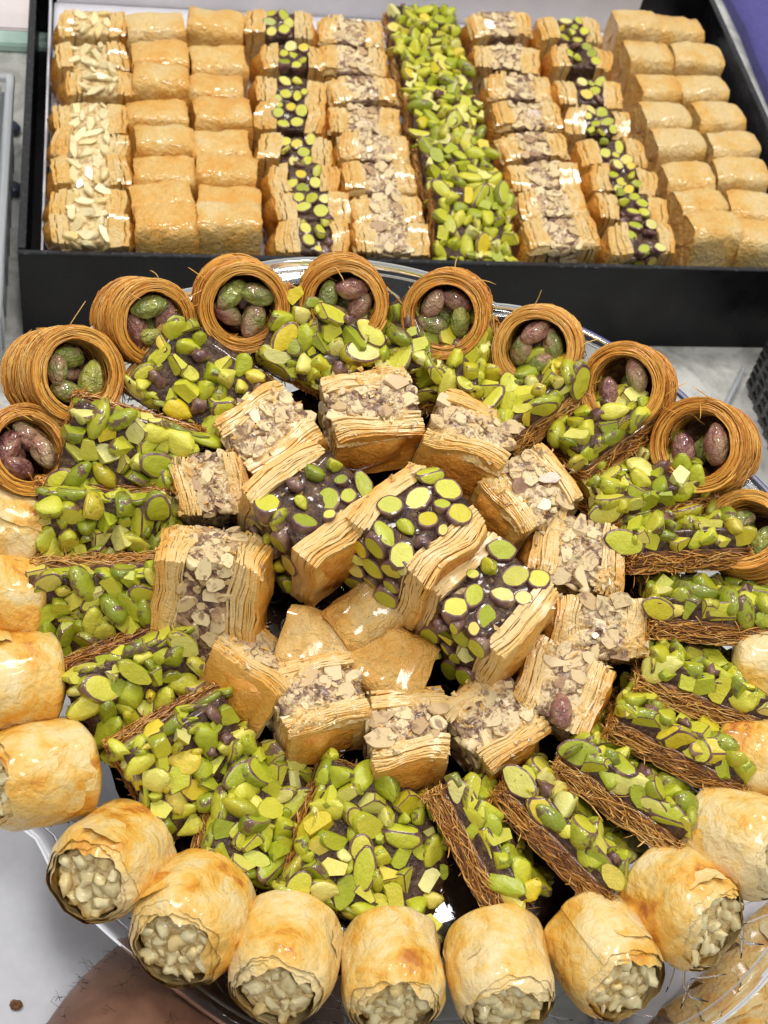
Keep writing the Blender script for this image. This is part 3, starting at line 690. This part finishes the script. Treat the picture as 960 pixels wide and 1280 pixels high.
# ================================================================== THE BOX
BX0, BX1, BY0, BY1, BH = -4.06, 36.5, 53.0, 78.2, 5.4
bt = thing('pastry_box', Matrix.Identity(4), 'shallow black card box filled with rows of pastries', 'box')
w_ = 0.22
ob('front_wall', bm_mesh(bmbox(BX0, BX1, BY0, BY0+w_, 0.02, BH-.06, 0.03), 'front_wall', ('card',), False), bt)
ob('back_wall', bm_mesh(bmbox(BX0, BX1, BY1-w_, BY1, 0.02, BH-.06, 0.03), 'back_wall', ('card',), False), bt)
ob('side_wall', bm_mesh(bmbox(BX0, BX0+w_, BY0+w_+.003, BY1-w_-.003, 0.02, BH-.06, 0.03), 'side_wall', ('card',), False), bt)
ob('side_wall', bm_mesh(bmbox(BX1-w_, BX1, BY0+w_+.003, BY1-w_-.003, 0.02, BH-.06, 0.03), 'side_wall', ('card',), False), bt)
ob('box_floor', bm_mesh(bmbox(BX0+w_, BX1-w_, BY0+w_, BY1-w_, 0.04, 0.2), 'box_floor', ('card',), False), bt)
for nm, a in (('front', (BX0-.03, BX1+.03, BY0-.03, BY0+.26)), ('back', (BX0-.03, BX1+.03, BY1-.34, BY1+.03)), ('l', (BX0-.03, BX0+.34, BY0+.342, BY1-.342)), ('r', (BX1-.34, BX1+.03, BY0+.342, BY1-.342))):
    ob('folded_rim', bm_mesh(bmbox(*a, BH-.058, BH+.03, 0.03), 'folded_rim', ('card_edge',), False), bt)
ob('white_liner', bm_mesh(bmbox(BX0+1.15, BX1-1.6, BY0+.5, BY1-.9, 0.22, 2.95, 0.05), 'white_liner', ('liner',), False), bt)
ob('white_liner', bm_mesh(bmbox(BX0+1.3, BX1-4.6, BY1-.85, BY1-.75, 0.22, 5.9), 'white_liner', ('liner',), False), bt)
ob('white_liner', bm_mesh(bmbox(BX0+0.95, BX0+1.05, BY0+.5, BY1-1.0, 0.22, 4.1), 'white_liner', ('liner',), False), bt)

ZB = 2.98                                        # pieces stand on the liner
ROWY = [55.0, 56.95, 59.05, 61.25, 63.6, 66.0, 68.6, 71.4, 74.0]
SIDE = ['first','second','third','fourth','fifth','sixth','seventh','eighth','ninth','tenth']
def where(r, c): return ('front row' if r == 0 else ORD[r] + ' row from the front') + ', ' + ORD[c] + ' column from left'
def jit(x, y, z, a=4, tx=0.0):
    return Matrix.Translation((x+U(-.10,.10), y+U(-.10,.10), z)) @ Euler((math.radians(tx+U(-3,3)), math.radians(U(-3,3)), math.radians(U(-a,a)))).to_matrix().to_4x4()
PIL = [pillow(2.85, 2.25, 3.15, i*5.5+1, bk0=0.24+0.04*(i % 3)) for i in range(6)] + [pillow(2.85, 2.25, 3.15, i*5.5+61, bk0=0.08+.05*(i % 2)) for i in range(5)]
for c, x, n, w in ((1, 2.75, 8, 3.0), (2, 5.75, 8, 3.0), (8, 30.1, 8, 2.7), (9, 33.05, 8, 2.85)):
    for r in range(n):
        xx = x + (0.25 if (c == 8 and r > 4) else 0)
        t = thing('phyllo_roll', jit(xx, ROWY[r] + (0.35 if c > 5 else 0) + r*(0.28 if c > 5 else 0.0), ZB + U(-.2,.3) + (.15 if r == 0 else 0), 7), 'glazed phyllo roll in the box, ' + where(r, c), 'pastry', 'glazed rolls in the black box')
        ob('rolled_sheet', PIL[RNG.randrange(7) if c < 5 else RNG.randrange(5, 11)], t, (0,0,0), Matrix.Rotation(RNG.choice((0, math.pi)), 3, 'Z'), (w/2.85*U(.96,1.03), U(.95,1.08), U(.97,1.06)))
for r in range(8):
    layered_block('cashew_slice', jit(-0.75 + (0.3 if r in (5,) else 0), ROWY[r]+0.1, ZB-.1+U(-.15,.2), 8, 13), 'cashew phyllo slice in the box, ' + where(r, 0), 'pastry', 'cashew slices in the black box', 4.0, 1.72, 3.1, 'cashew', r, (0.26,0.44,0.30), ('top','front') if r == 0 else ('top',), 0.9, 9, True)
for c, x, kind, nm, a in ((3, 9.55, 'pistachio', 'pistachio filled phyllo slice', 9), (4, 13.35, 'walnut', 'walnut filled phyllo slice', 8), (6, 22.1, 'walnut', 'walnut filled phyllo slice', 8), (7, 26.2, 'pistachio', 'pistachio filled phyllo slice', 8)):
    for r in range(8):
        layered_block('walnut_slice' if kind == 'walnut' else 'pistachio_slice', jit(x, ROWY[r]+(c-3)*0.06+(0.25*r if c > 5 else .1*r), ZB+U(-.18,.22), 8, 12), nm + ' in the box, ' + where(r, c), 'pastry', kind + ' slices in the black box',
                      3.95, 1.78, 3.15, kind, r + c, (0.32,0.38,0.30) if kind == 'pistachio' else (0.29,0.40,0.31), ('top','front') if r < 2 else ('top',), 0.8, 10, True)
for r, (y, tx) in enumerate(((55.9, 28), (60.0, 10), (64.2, 10), (68.5, 8), (72.6, 5))):
    mw = Matrix.Translation((17.75, y, ZB+1.35+(0.45 if r == 0 else 0))) @ Euler((math.radians(tx), math.radians(U(-3,3)), math.radians(U(-4,4)))).to_matrix().to_4x4()
    pistachio_slab(mw, 'bright green pistachio slab in the box, ' + where(r, 5), 4.1, 4.05, r, 0.7, 0.8, (0,), 'pistachio slabs in the black box', 0.8)

# ================================================================== THE PLATE
def plate_r(th, r):
    u_ = ((math.degrees(th) - 75.4)/45.0) % 1.0*2 - 1
    k = max(0, min(1, (r-8.0)/6.0)); return r*(1 + k*(-0.005 + 0.055*math.cos(2*(th-math.radians(140))) - 0.035*abs(u_)**3.5 - 0.055*math.exp(-((math.degrees(th)-80)/38)**2) - 0.06*math.exp(-((math.degrees(th) % 360-234)/26)**2)))
def plate_mesh():
    prof = [(0.01,0,),(5,0),(9.6,0),(10.4,0.08),(11.1,0.45),(11.7,0.85),(12.6,1.25),(13.6,1.6),(14.3,1.86),(14.55,1.90)]
    top = prof; bot = [(r, h-0.20) for r, h in prof][::-1]
    full = top + [(14.72,1.80)] + [(14.6,1.66)] + bot[1:]
    g = MB(); n = 192
    P = [[Vector((plate_r(a, r)*math.cos(a), plate_r(a, r)*math.sin(a), h - 0.02)) for r, h in full] for a in [2*math.pi*i/n for i in range(n)]]
    g.grid(P, 0, 0, True); return g.mesh('plate_body', ('plastic',))
pt = thing('serving_plate', PM, 'oval clear plastic plate with scalloped rim, held over the counter', 'plate')
pb = ob('plate_body', plate_mesh(), pt)
g = MB()
def rim_h(r): 
    pr = [(9.6,0),(10.4,0.08),(11.1,0.45),(11.7,0.85),(12.6,1.25),(13.6,1.6),(14.3,1.86)]
    for (a, ha), (b2, hb) in zip(pr, pr[1:]):
        if a <= r <= b2: return ha + (hb-ha)*(r-a)/(b2-a)
    return 0
def on_rim(r, a): rr = plate_r(a, r); return Vector((rr*math.cos(a), rr*math.sin(a), rim_h(r) - 0.0))
for i in range(36):                                # pressed leaf sprays
    a = 2*math.pi*i/36
    g.tube([on_rim(12.0 + 2.0*k/6, a + 0.03*math.sin(k)) for k in range(7)], 0.045, 0, 4)
    for q in range(3):
        for s in (-1, 1): g.tube([on_rim(12.2 + q*0.55 + 0.12*k, a + s*0.016*k) for k in range(5)], 0.035, 0, 4)
for rr in (11.9, 14.15): g.tube([on_rim(rr, 2*math.pi*k/140) for k in range(141)], 0.05, 0, 4, taper=False)
ob('pressed_leaves', g.mesh('pressed_leaves', ('plastic',)), pb)
g = MB()
for ring, (r0, n_, s_) in enumerate(((2.0, 16, 0.30), (2.9, 22, 0.33), (3.8, 30, 0.32), (4.7, 38, 0.30))):
    for i in range(n_):
        a = 2*math.pi*(i + 0.5*(ring % 2))/n_; c0 = Vector((r0*math.cos(a), r0*math.sin(a), 0.07))
        g.tube([c0 + Vector((math.cos(b2)*s_, math.sin(b2)*s_, 0)) for b2 in [2*math.pi*k/12 for k in range(13)]], 0.06, 0, 5, taper=False)
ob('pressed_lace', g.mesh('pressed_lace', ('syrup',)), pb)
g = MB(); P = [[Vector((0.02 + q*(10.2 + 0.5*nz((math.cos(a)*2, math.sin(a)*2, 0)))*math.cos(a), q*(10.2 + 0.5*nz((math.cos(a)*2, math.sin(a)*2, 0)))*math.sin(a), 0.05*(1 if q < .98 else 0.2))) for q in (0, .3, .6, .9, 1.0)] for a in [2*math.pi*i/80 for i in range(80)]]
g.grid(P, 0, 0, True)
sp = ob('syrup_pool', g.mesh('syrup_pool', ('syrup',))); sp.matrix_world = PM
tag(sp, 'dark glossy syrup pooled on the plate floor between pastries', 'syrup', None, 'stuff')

def place(px, py, base, phi, t, yaw, dims):       # centre of a block seen at a pixel, its lowest corner at height base
    R = tilt_rot(phi, t, yaw); dx, dy, dz = dims
    low = min((R @ Vector((sx*dx/2, sy*dy/2, sz*dz/2))).z for sx in (-1,1) for sy in (-1,1) for sz in (-1,1))
    c = pl(px, py, base - low); o = c - R @ Vector((0, 0, dz/2))
    mm = R.to_4x4(); mm.translation = o; return PM @ mm

NE = [  # px, py, direction the opening faces, elevation, scale, label
    (36, 562, -12, 61, 1.0, 'leftmost shredded pastry nest holding four pistachios, cut by the frame edge', 4),
    (98, 468, -32, 53, 1.06, 'large amber pastry nest with wide open mouth, second from the left edge', 3),
    (194, 404, -48, 53, 0.97, 'pastry nest with stray strands across its mouth, third from the left', 3),
    (306, 384, -75, 55, 1.02, 'pastry nest fourth from the left, below the box, brown-green pistachios inside', 3),
    (430, 380, -90, 55, 1.0, 'topmost pastry nest directly below the pistachio column of the box', 3),
    (556, 394, -112, 55, 0.98, 'pastry nest right of the topmost one, dark shaded mouth', 3),
    (670, 436, -122, 57, 0.98, 'pastry nest below the scalloped notch of the right far rim', 3),
    (778, 482, -140, 57, 0.98, 'pastry nest with one long purple pistachio beside bare grey marble', 2),
    (872, 556, -152, 55, 1.06, 'bristly blond pastry nest with a bright green pistachio, right side', 2),
    (932, 662, 172, 61, 0.95, 'rightmost pastry nest with a purple pistachio, cut by the frame edge', 2)]
for i, (x, y, ad, el, sc, lb, npi) in enumerate(NE): nest(x, y, ad, el, i, lb, sc*0.86, npi + (1 if npi == 3 else 0), 0.4, U(0,6))

SL = [ # px, py, base, phi, tilt, yaw, dx, dy, label
    (248, 478, 0.8, -60, 20, -30, 4.2, 3.1, 'diamond-set pistachio slab inside the upper left nests'),
    (158, 578, 0.8, -80, 30, -14, 4.4, 3.4, 'pistachio slab beside the leftmost two nests, tipped towards the viewer'),
    (125, 672, 0.5, -88, 38, -2, 4.2, 3.4, 'pistachio slab below the leftmost nest, upper of the stepped left row'),
    (128, 765, 0.4, -95, 42, 4, 4.4, 3.4, 'half covered pistachio slab, second step of the left row'),
    (178, 862, 0.5, -68, 38, 25, 4.2, 3.4, 'pistachio slab with a pale split nut and golden shreds on its edge'),
    (238, 955, 0.5, -50, 34, 32, 3.8, 3.6, 'pistachio slab with a long pale nut at its top corner, lower left'),
    (320, 1015, 0.4, -5, 24, -12, 3.0, 4.2, 'narrow pistachio slab left of the biggest one at the bottom'),
    (468, 1060, 0.4, -30, 14, -17, 4.9, 4.4, 'biggest pistachio slab, flat at the bottom middle of the plate'),
    (612, 1055, 0.3, 28, 62, 28, 3.0, 4.3, 'upright pistachio slab with a large yellow nut in its cut side'),
    (706, 1035, 0.3, 45, 62, 45, 3.3, 4.6, 'leaning pistachio slab with charred orange lower corner, lower right'),
    (786, 978, 0.4, 55, 55, 55, 3.3, 4.5, 'leaning pistachio slab with thick golden shredded side'),
    (850, 918, 0.4, 63, 55, 63, 3.3, 4.6, 'leaning pistachio slab with one long bright green nut in its side'),
    (880, 850, 0.4, 70, 53, 70, 3.3, 4.4, 'leaning pistachio slab with an orange-tinted nut in its side'),
    (884, 760, 0.4, 86, 57, 86, 3.3, 4.4, 'near level pistachio slab with big round nut slices, right side'),
    (845, 668, 0.4, 94, 53, 94, 3.3, 4.2, 'pistachio slab leaning just left of the rightmost nest'),
    (800, 604, 0.5, 105, 34, 108, 3.2, 4.2, 'pistachio slab tucked in front of the bristly blond nest'),
    (742, 532, 0.6, 125, 36, 128, 3.0, 3.6, 'glossy pistachio slab in front of the nest with the purple pistachio'),
    (655, 492, 0.7, 130, 32, 128, 3.0, 3.6, 'pistachio slab in front of the nest by the rim notch'),
    (566, 450, 0.7, 170, 24, 172, 2.6, 3.4, 'small pistachio slab in front of the nest right of the topmost'),
    (492, 434, 0.8, 185, 20, 195, 2.5, 2.9, 'small pistachio slab with bright shredded right edge at top middle'),
    (396, 432, 0.8, -80, 20, -24, 3.6, 2.9, 'pistachio slab below the topmost nest, pointing downwards')]
for i, (x, y, bs, ph, tl, yw, dx, dy, lb) in enumerate(SL):
    pistachio_slab(place(x, y, bs, ph, tl, yw, (dx, dy, 1.5)), lb, dx, dy, i)

WB = [ # px, py, base, phi, tilt, yaw (direction of the sheets' stacking), dx, dy, dz, label
    (338, 555, 1.2, 120, 10, -52, 3.0, 2.7, 2.3, 'walnut block with golden crust, upper left of the central heap'),
    (463, 524, 1.4, 95, 10, -78, 2.8, 3.0, 2.3, 'topmost walnut block of the central heap, crust towards the viewer'),
    (580, 560, 1.1, 60, 22, -110, 2.7, 2.8, 2.3, 'walnut block with a big smooth orange crust, upper right of heap'),
    (655, 626, 1.0, 50, 12, -145, 3.0, 2.4, 2.3, 'walnut block with torn stepped crust on its left side'),
    (266, 612, 0.9, -100, 8, 10, 2.5, 2.0, 2.5, 'small crumbly walnut block above the tall one, left of centre'),
    (262, 758, 0.2, 85, 42, -8, 3.5, 2.4, 4.7, 'tall walnut block leaning back with a full-height nut band, left of centre'),
    (716, 700, 0.8, -100, 5, -14, 3.3, 2.3, 2.5, 'walnut block with browned right edge, upper of the two at right'),
    (744, 788, 0.7, -100, 8, -3, 3.3, 1.9, 2.5, 'wide walnut block directly below its twin at the right of the heap'),
    (698, 864, 0.8, 180, 4, -25, 2.9, 2.4, 2.5, 'walnut block with a dark whole pistachio stuck on its face'),
    (612, 908, 0.7, 100, 6, -52, 2.9, 2.5, 2.4, 'walnut block pointing down right at the lower edge of the heap'),
    (506, 926, 0.6, 95, 16, -84, 2.6, 2.4, 2.5, 'walnut block with dark brown base above the biggest pistachio slab'),
    (394, 884, 0.7, 85, 16, -72, 2.6, 2.7, 2.5, 'walnut block with purple-grey nut band, bottom left of the heap'),
    (314, 846, 0.7, 50, 40, -128, 2.4, 2.7, 2.2, 'walnut block showing a smooth orange crust beside the tall block')]
for i, (x, y, bs, ph, tl, yw, dx, dy, dz, lb) in enumerate(WB):
    tall = dz > 4
    t = layered_block('walnut_block', place(x, y, bs, ph, tl, yw, (dx, dy, dz)), lb, 'pastry', 'walnut blocks in the heap', dx, dy, dz, 'walnut', i, (0.29,0.42,0.29), ('top','front','back'), 1.0, 20)
    if i == 8: ob('whole_pistachio', WHOLE[2], t, (0.3, -0.9, dz+.1), Matrix.Rotation(2.0, 3, 'Z'), 0.85)
DB = [
    (388, 652, 1.4, 75, 12, -48, 3.9, 3.2, 3.2, 'pistachio sandwich block left of centre with pale round nut slices'),
    (514, 680, 1.7, 75, 14, -42, 3.7, 3.3, 3.2, 'pistachio sandwich block in the very middle of the heap'),
    (604, 768, 1.3, 75, 12, -42, 3.6, 3.1, 3.1, 'pistachio sandwich block lower right of the middle one, many round slices')]
for i, (x, y, bs, ph, tl, yw, dx, dy, dz, lb) in enumerate(DB):
    layered_block('pistachio_block', place(x, y, bs, ph, tl, yw, (dx, dy, dz)), lb, 'pastry', 'pistachio sandwich blocks in the heap', dx, dy, dz, 'pistachio', i, (0.24,0.50,0.26), ('top','front','back'), 1.0, 18)
for i, (x, y, bs, yw, dx, dy, lb) in enumerate(((402, 818, 0.8, -18, 2.8, 2.5, 'small smooth glazed phyllo roll behind the lower left walnut block'), (484, 834, 0.8, -22, 2.7, 2.5, 'small smooth glazed phyllo roll at the lower middle of the heap'), (462, 772, 1.0, 35, 2.9, 2.0, 'folded phyllo piece under the middle pistachio sandwich block'))):
    t = thing('phyllo_roll', place(x, y, bs, 0, 0, yw, (dx, dy, 2.4)), lb, 'pastry', 'small smooth rolls in the heap')
    ob('rolled_sheet', PIL[i], t, (0,0,0), None, (dx/2.85, dy/2.25, 2.4/3.15))

def roll_at(px, py, out, elev, base, var, label, sc=1.0):
    a = math.radians(out); e = math.radians(elev); L = 3.15*sc
    d = Vector((math.cos(a)*math.cos(e), math.sin(a)*math.cos(e), math.sin(e)))
    h = base + (L/2)*abs(math.sin(e)) + 1.62*sc*math.cos(e)
    c = pl(px, py, h); rot = face_to(d, U(0,6))
    cashew_roll(PM @ (Matrix.Translation(c - d*L/2) @ rot.to_4x4() @ Matrix.Diagonal((sc*U(.94,1.05), sc*U(.92,1.03), sc*0.90, 1))), label, var, 'cashew rolls along the near rim')
RL = [
    (2, 662, 170, 15, 0.6, 'pale glazed roll at the left frame edge, just below the leftmost nest', 0.9),
    (2, 748, 175, 15, 0.6, 'golden roll at the left frame edge, second below the leftmost nest', 0.95),
    (16, 852, 185, 18, 0.6, 'golden roll at the left edge, beside the pale split pistachio slab', 1.02),
    (52, 968, 196, 22, 0.6, 'cashew roll at lower left, its nutty end towards the frame edge', 1.06),
    (140, 1078, 232, 40, 0.6, 'cashew roll with its wide open nutty end facing the viewer, lower left', 1.04),
    (240, 1146, 246, 34, 0.6, 'cashew roll over the forearm, end crumbling at its lower left', 1.04),
    (356, 1196, 258, 30, 0.6, 'pale cashew roll below the narrow pistachio slab', 1.02),
    (491, 1212, 270, 26, 0.6, 'flaky cashew roll below the biggest pistachio slab, cut by the frame', 1.0),
    (624, 1212, 278, 24, 0.6, 'cashew roll at bottom right of centre, big pale nut in its end', 1.04),
    (752, 1192, 296, 28, 0.6, 'cashew roll below the charred pistachio slab', 1.02),
    (850, 1132, 314, 30, 0.6, 'cashew roll at lower right, nutty end facing down right', 1.02),
    (922, 1052, 330, 26, 0.6, 'pale cashew roll near the right frame edge above the lower right one', 1.02),
    (950, 948, 350, 18, 0.6, 'roll cut by the right frame edge beside the long green nut slab', 0.95),
    (968, 842, 355, 15, 0.6, 'roll barely showing at the right edge beside the orange-tinted nut slab', 0.95)]
for i, (x, y, ou, el, bs, lb, sc) in enumerate(RL): roll_at(x, y, ou, el + (12 if 3 < i < 12 else 4), bs, i, lb, sc*0.94)

# ================================================================== AROUND
# white tray under the plate, lower left
p0 = at(-10, 1000, 0)
tr = ob('white_board', bm_mesh(bmbox(-30, 6.5, 8, 30, 0.01, 0.8, 0.15), 'white_board', ('white_tray',), False)); tag(tr, 'plain white board on the counter at the lower left', 'board')
cb = ob('pastry_crumb', bm_mesh(lump_box(.34, .28, .22, 6, .07, 6, 3, .95), 'pastry_crumb', ('core',))); cb.location = at(20, 1258, .8); tag(cb, 'tiny brown crumb lying on the white board', 'crumb')
# arm and hand under the plate
def skin_mesh(name, verts, edges, radii, mname, root=0):
    me = bpy.data.meshes.new(name); me.from_pydata(verts, edges, []); o = ob(name, me)
    md = o.modifiers.new('skin', 'SKIN'); md.use_smooth_shade = True
    for i, sv in enumerate(me.skin_vertices[0].data):
        sv.radius = radii[i] if isinstance(radii[i], tuple) else (radii[i], radii[i]); sv.use_root = i == root
    s = o.modifiers.new('sub', 'SUBSURF'); s.levels = 2; s.render_levels = 3
    me.materials.append(M[mname]); return o
def hp(px, py, z): p = at(px, py, z); return p
wr = PM @ Vector((-4.9, -9.6, -3.7)); palm0 = PM @ Vector((-3.2, -5.4, -2.6)); palm1 = PM @ Vector((-2.2, -2.6, -2.0))
el = at(246, 1345, 5.0); el2 = el + (el - wr).normalized()*8
V = [palm1, palm0, wr, wr.lerp(el, .5), el, el2]; E_ = [(0,1),(1,2),(2,3),(3,4),(4,5)]; RD = [(2.6,1.3),(3.0,1.5),(3.6,2.2),(4.8,3.0),(5.6,3.6),(5.8,4.0)]
V = [tuple(v) for v in V]
hd = skin_mesh('person', V, E_, RD, 'skin', 1)
bmh = hd.data
def add_finger(base, chain, r):
    vs = list(V_f); 
V_all = list(V); E_all = list(E_); R_all = list(RD)
def finger(root_pt, tips, rads):
    prev = None; i0 = len(V_all)
    for k, (p, r) in enumerate(zip([root_pt]+tips, rads)):
        V_all.append(tuple(PM @ Vector(p))); R_all.append((r, r))
        E_all.append((0 if k == 0 else len(V_all)-2, len(V_all)-1))
finger((-3.9,-0.6,-1.7), [(-4.6,2.2,-1.2),(-5.0,4.4,-1.05),(-5.2,6.0,-1.0)], [.95,.85,.8,.68])
finger((-2.4,-0.2,-1.6), [(-2.2,3.0,-1.15),(-2.1,5.4,-1.05),(-2.0,7.2,-1.0)], [.98,.88,.82,.68])
finger((-0.9,-0.6,-1.6), [(0.0,2.4,-1.15),(0.6,4.6,-1.05),(1.0,6.2,-1.0)], [.95,.85,.8,.66])
finger((0.3,-1.6,-1.7), [(1.8,0.6,-1.2),(2.7,2.0,-1.1),(3.4,3.2,-1.0)], [.85,.75,.7,.6])
i1 = len(V_all)
for k, (p, r) in enumerate(zip([(-5.8,-4.2,-2.2),(-7.4,-2.4,-1.5),(-8.4,-0.6,-1.1)], [1.15,.95,.75])):
    V_all.append(tuple(PM @ Vector(p))); R_all.append((r, r)); E_all.append((1 if k == 0 else len(V_all)-2, len(V_all)-1))
bpy.data.objects.remove(hd, do_unlink=True)
hd = skin_mesh('person', V_all, E_all, R_all, 'skin', 1)
tag(hd, 'bare hairy forearm and hand holding the plate from below', 'person')
g = MB(); rr = random.Random(3); wv, ev = Vector(wr), Vector(el2); ax = (ev-wv).normalized()
sx = ax.cross(Vector((0,0,1))).normalized(); 
if sx.x > 0: sx = -sx
uz = sx.cross(ax).normalized(); uz = uz if uz.z > 0 else -uz
dg = bpy.context.evaluated_depsgraph_get(); hev = hd.evaluated_get(dg); hme = hev.to_mesh()
roots = []
for po in hme.polygons:
    f = (po.center - wv).dot(ax)
    if f > 1.5 and po.normal.dot(Vector((0, 0, 1))) > -0.3 and po.normal.dot(sx) > -0.2: roots.append((po.center.copy(), po.normal.copy()))
hev.to_mesh_clear()
for p, nrm in (rr.choice(roots) for _ in range(900)):
    p = p + Vector((rr.gauss(0,.12), rr.gauss(0,.12), 0)); p -= nrm*0.02
    d = (nrm*0.2 + ax*rr.uniform(.3, 1.0) + Vector((rr.gauss(0,.35), rr.gauss(0,.35), rr.gauss(0,.2)))).normalized(); L = rr.uniform(.2, .55)
    cu = -nrm*rr.uniform(.1,.5) + Vector((rr.gauss(0,.4), rr.gauss(0,.4), 0))
    o1 = d.orthogonal().normalized(); o2 = d.cross(o1); w1 = rr.uniform(2.0, 5.0)
    g.tube([p + d*L*k/9 + cu*(k/9)**2*L*.6 + (o1*math.cos(w1*k/9) + o2*math.sin(w1*k/9) - o1)*L*.2 for k in range(10)], 0.006, 0, 3)
ob('arm_hair', g.mesh('arm_hair', ('hair',)), hd, stuff=True)
# pastries in the tray under the plate, lower right
for i, (x, y, yw, lb) in enumerate(((905, 1262, 20, 'golden roll under the plate at the bottom right corner'), (945, 1215, 30, 'golden roll under the plate rim at the right frame edge'), (955, 1300, 15, 'lowest golden roll under the plate, cut by the bottom right corner'), (850, 1310, 10, 'golden roll under the plate, left of the corner one'), (985, 1160, 35, 'golden roll under the rim, farthest up the right edge'))):
    p = at(x, y, 3.2); t = thing('phyllo_roll', Matrix.Translation((p.x, p.y, 0.62)) @ Matrix.Rotation(math.radians(yw), 4, 'Z'), lb, 'pastry', 'rolls on the tray under the plate')
    ob('rolled_sheet', PIL[i % 6], t, (0,0,0), None, (1.3, 1.1, 0.85))
    for k in range(3): ob('flake', RNG.choice(FLAKES), t, (U(-.7,.7), U(-.3,.3), 2.75 - 1.62), Matrix.Rotation(-1.57, 3, 'Y'), 1)
p = at(930, 1250, 0)
tr = ob('pastry_tray', bm_mesh(bmbox(p.x-6, p.x+14, p.y-8, p.y+9, 0.01, 0.6, 0.12), 'pastry_tray', ('liner',), False)); tag(tr, 'white tray carrying golden rolls beneath the plate at lower right', 'tray')
# black wicker basket at the right edge
p = at(952, 500, 0); t = thing('wicker_basket', Matrix.Translation((p.x+6.6, p.y-4.5, 0)), 'black woven basket at the right frame edge beside the box', 'basket')
for k in range(9):
    g = MB(); z = 0.35 + k*0.5
    g.tube([Vector((x_, y_, z + 0.06*math.sin(q*2.3 + k*3.14))) for q, (x_, y_) in enumerate([( -7+0.35*i, -5.5) for i in range(41)] + [(7, -5.5+.35*i) for i in range(32)] + [(7-.35*i, 5.5) for i in range(41)] + [(-7, 5.5-.35*i) for i in range(32)])], 0.27, 0, 6, taper=False)
    ob('woven_band', g.mesh('woven_band', ('black_wicker',)), t)
for i in range(24):
    g = MB(); x_, y_ = ((-7, -5.2+i*0.9) if i < 12 else (-6.5+(i-12)*1.15, 5.5)); g.tube([Vector((x_, y_, 0)), Vector((x_, y_, 2.5)), Vector((x_, y_, 4.9))], 0.3, 0, 6, taper=False)
    ob('stake', g.mesh('stake', ('black_wicker',)), t)
# thin clear strip standing on the marble
a_, b_ = at(905, 512, 0.3), at(930, 460, 0.3)
g = MB(); g.tube([a_, a_.lerp(b_, .5), b_], 0.14, 0, 6, taper=False); o = ob('clear_strip', g.mesh('clear_strip', ('cloudy',))); tag(o, 'thin clear plastic strip lying on the bare marble', 'strip')
# purple cloth, upper right
p = at(938, 75, 0)
bm = bmbox(p.x-0.2, p.x+26, p.y-22, p.y+30, 0.02, 1.0, 0, 14)
for v in bm.verts: v.co.z += 0.25*nz(v.co*0.25)*(1 if v.co.z > .5 else 0); v.co.x += .4*nz(v.co*.15)
o = ob('purple_cloth', bm_mesh(bm, 'purple_cloth', ('purple',))); tag(o, 'folded purple cloth beyond the right wall of the box', 'cloth')
# clear plastic container, left of the box
p = at(12, 250, 0)
t = thing('clear_container', Matrix.Translation((BX0-6.0, 62, 0)), 'clear plastic food container standing left of the box', 'container')
def tub(x0, x1, y0, y1, z0, z1, th=.12):
    bm = bmbox(x0, x1, y0, y1, z0, z1, .5)
    top = [f for f in bm.faces if f.calc_center_median().z > z1-.01 and f.normal.z > .9]
    bmesh.ops.delete(bm, geom=top, context='FACES'); bmesh.ops.solidify(bm, geom=bm.faces[:], thickness=th); return bm
ob('tub', bm_mesh(tub(-7, 5.1, -12, 6, 0.02, 4.2), 'tub', ('cloudy',)), t)
for k in range(7): 
    g = MB(); y_ = -10 + k*2.2; g.tube([Vector((5.12, y_, .3)), Vector((5.16, y_, 2)), Vector((5.16, y_, 4))], .12, 0, 5); ob('ridge', g.mesh('ridge', ('cloudy',)), t)
g = MB(); g.tube([Vector((-7,-12,4.25)), Vector((5.1,-12,4.25)), Vector((5.1,6,4.25)), Vector((-7,6,4.25)), Vector((-7,-12,4.25))], .3, 0, 6, taper=False); ob('rim', g.mesh('rim', ('cloudy',)), t)
for i, (x, y) in enumerate(((6, 156), (8, 232))):
    p = at(x, y, .5); bm = lump_box(2.6, .9, .5, 5, .03, 2, i, .5); o = ob('tong_tip', bm_mesh(bm, 'tong_tip', ('dark_plastic',))); o.location = (p.x-.6, p.y, .05)
    tag(o, ('upper' if i == 0 else 'lower') + ' dark blue plastic tong tip inside the clear container', 'tongs', 'tong tips in the container')
p = at(20, 60, 0)
o = ob('glass_shelf', bm_mesh(bmbox(-40, p.x+2.5, p.y-.5, p.y+.9, 0.02, .6, .1), 'glass_shelf', ('glass_edge',), False)); tag(o, 'greenish glass shelf edge behind the box at upper left', 'shelf')
o = ob('pale_board', bm_mesh(bmbox(-40, p.x+2.5, p.y+1.2, p.y+30, 0.02, .5, .1), 'pale_board', ('pink_wall',), False)); tag(o, 'pale pinkish board on the counter at the upper left corner', 'board')
print('objects', len(bpy.data.objects))
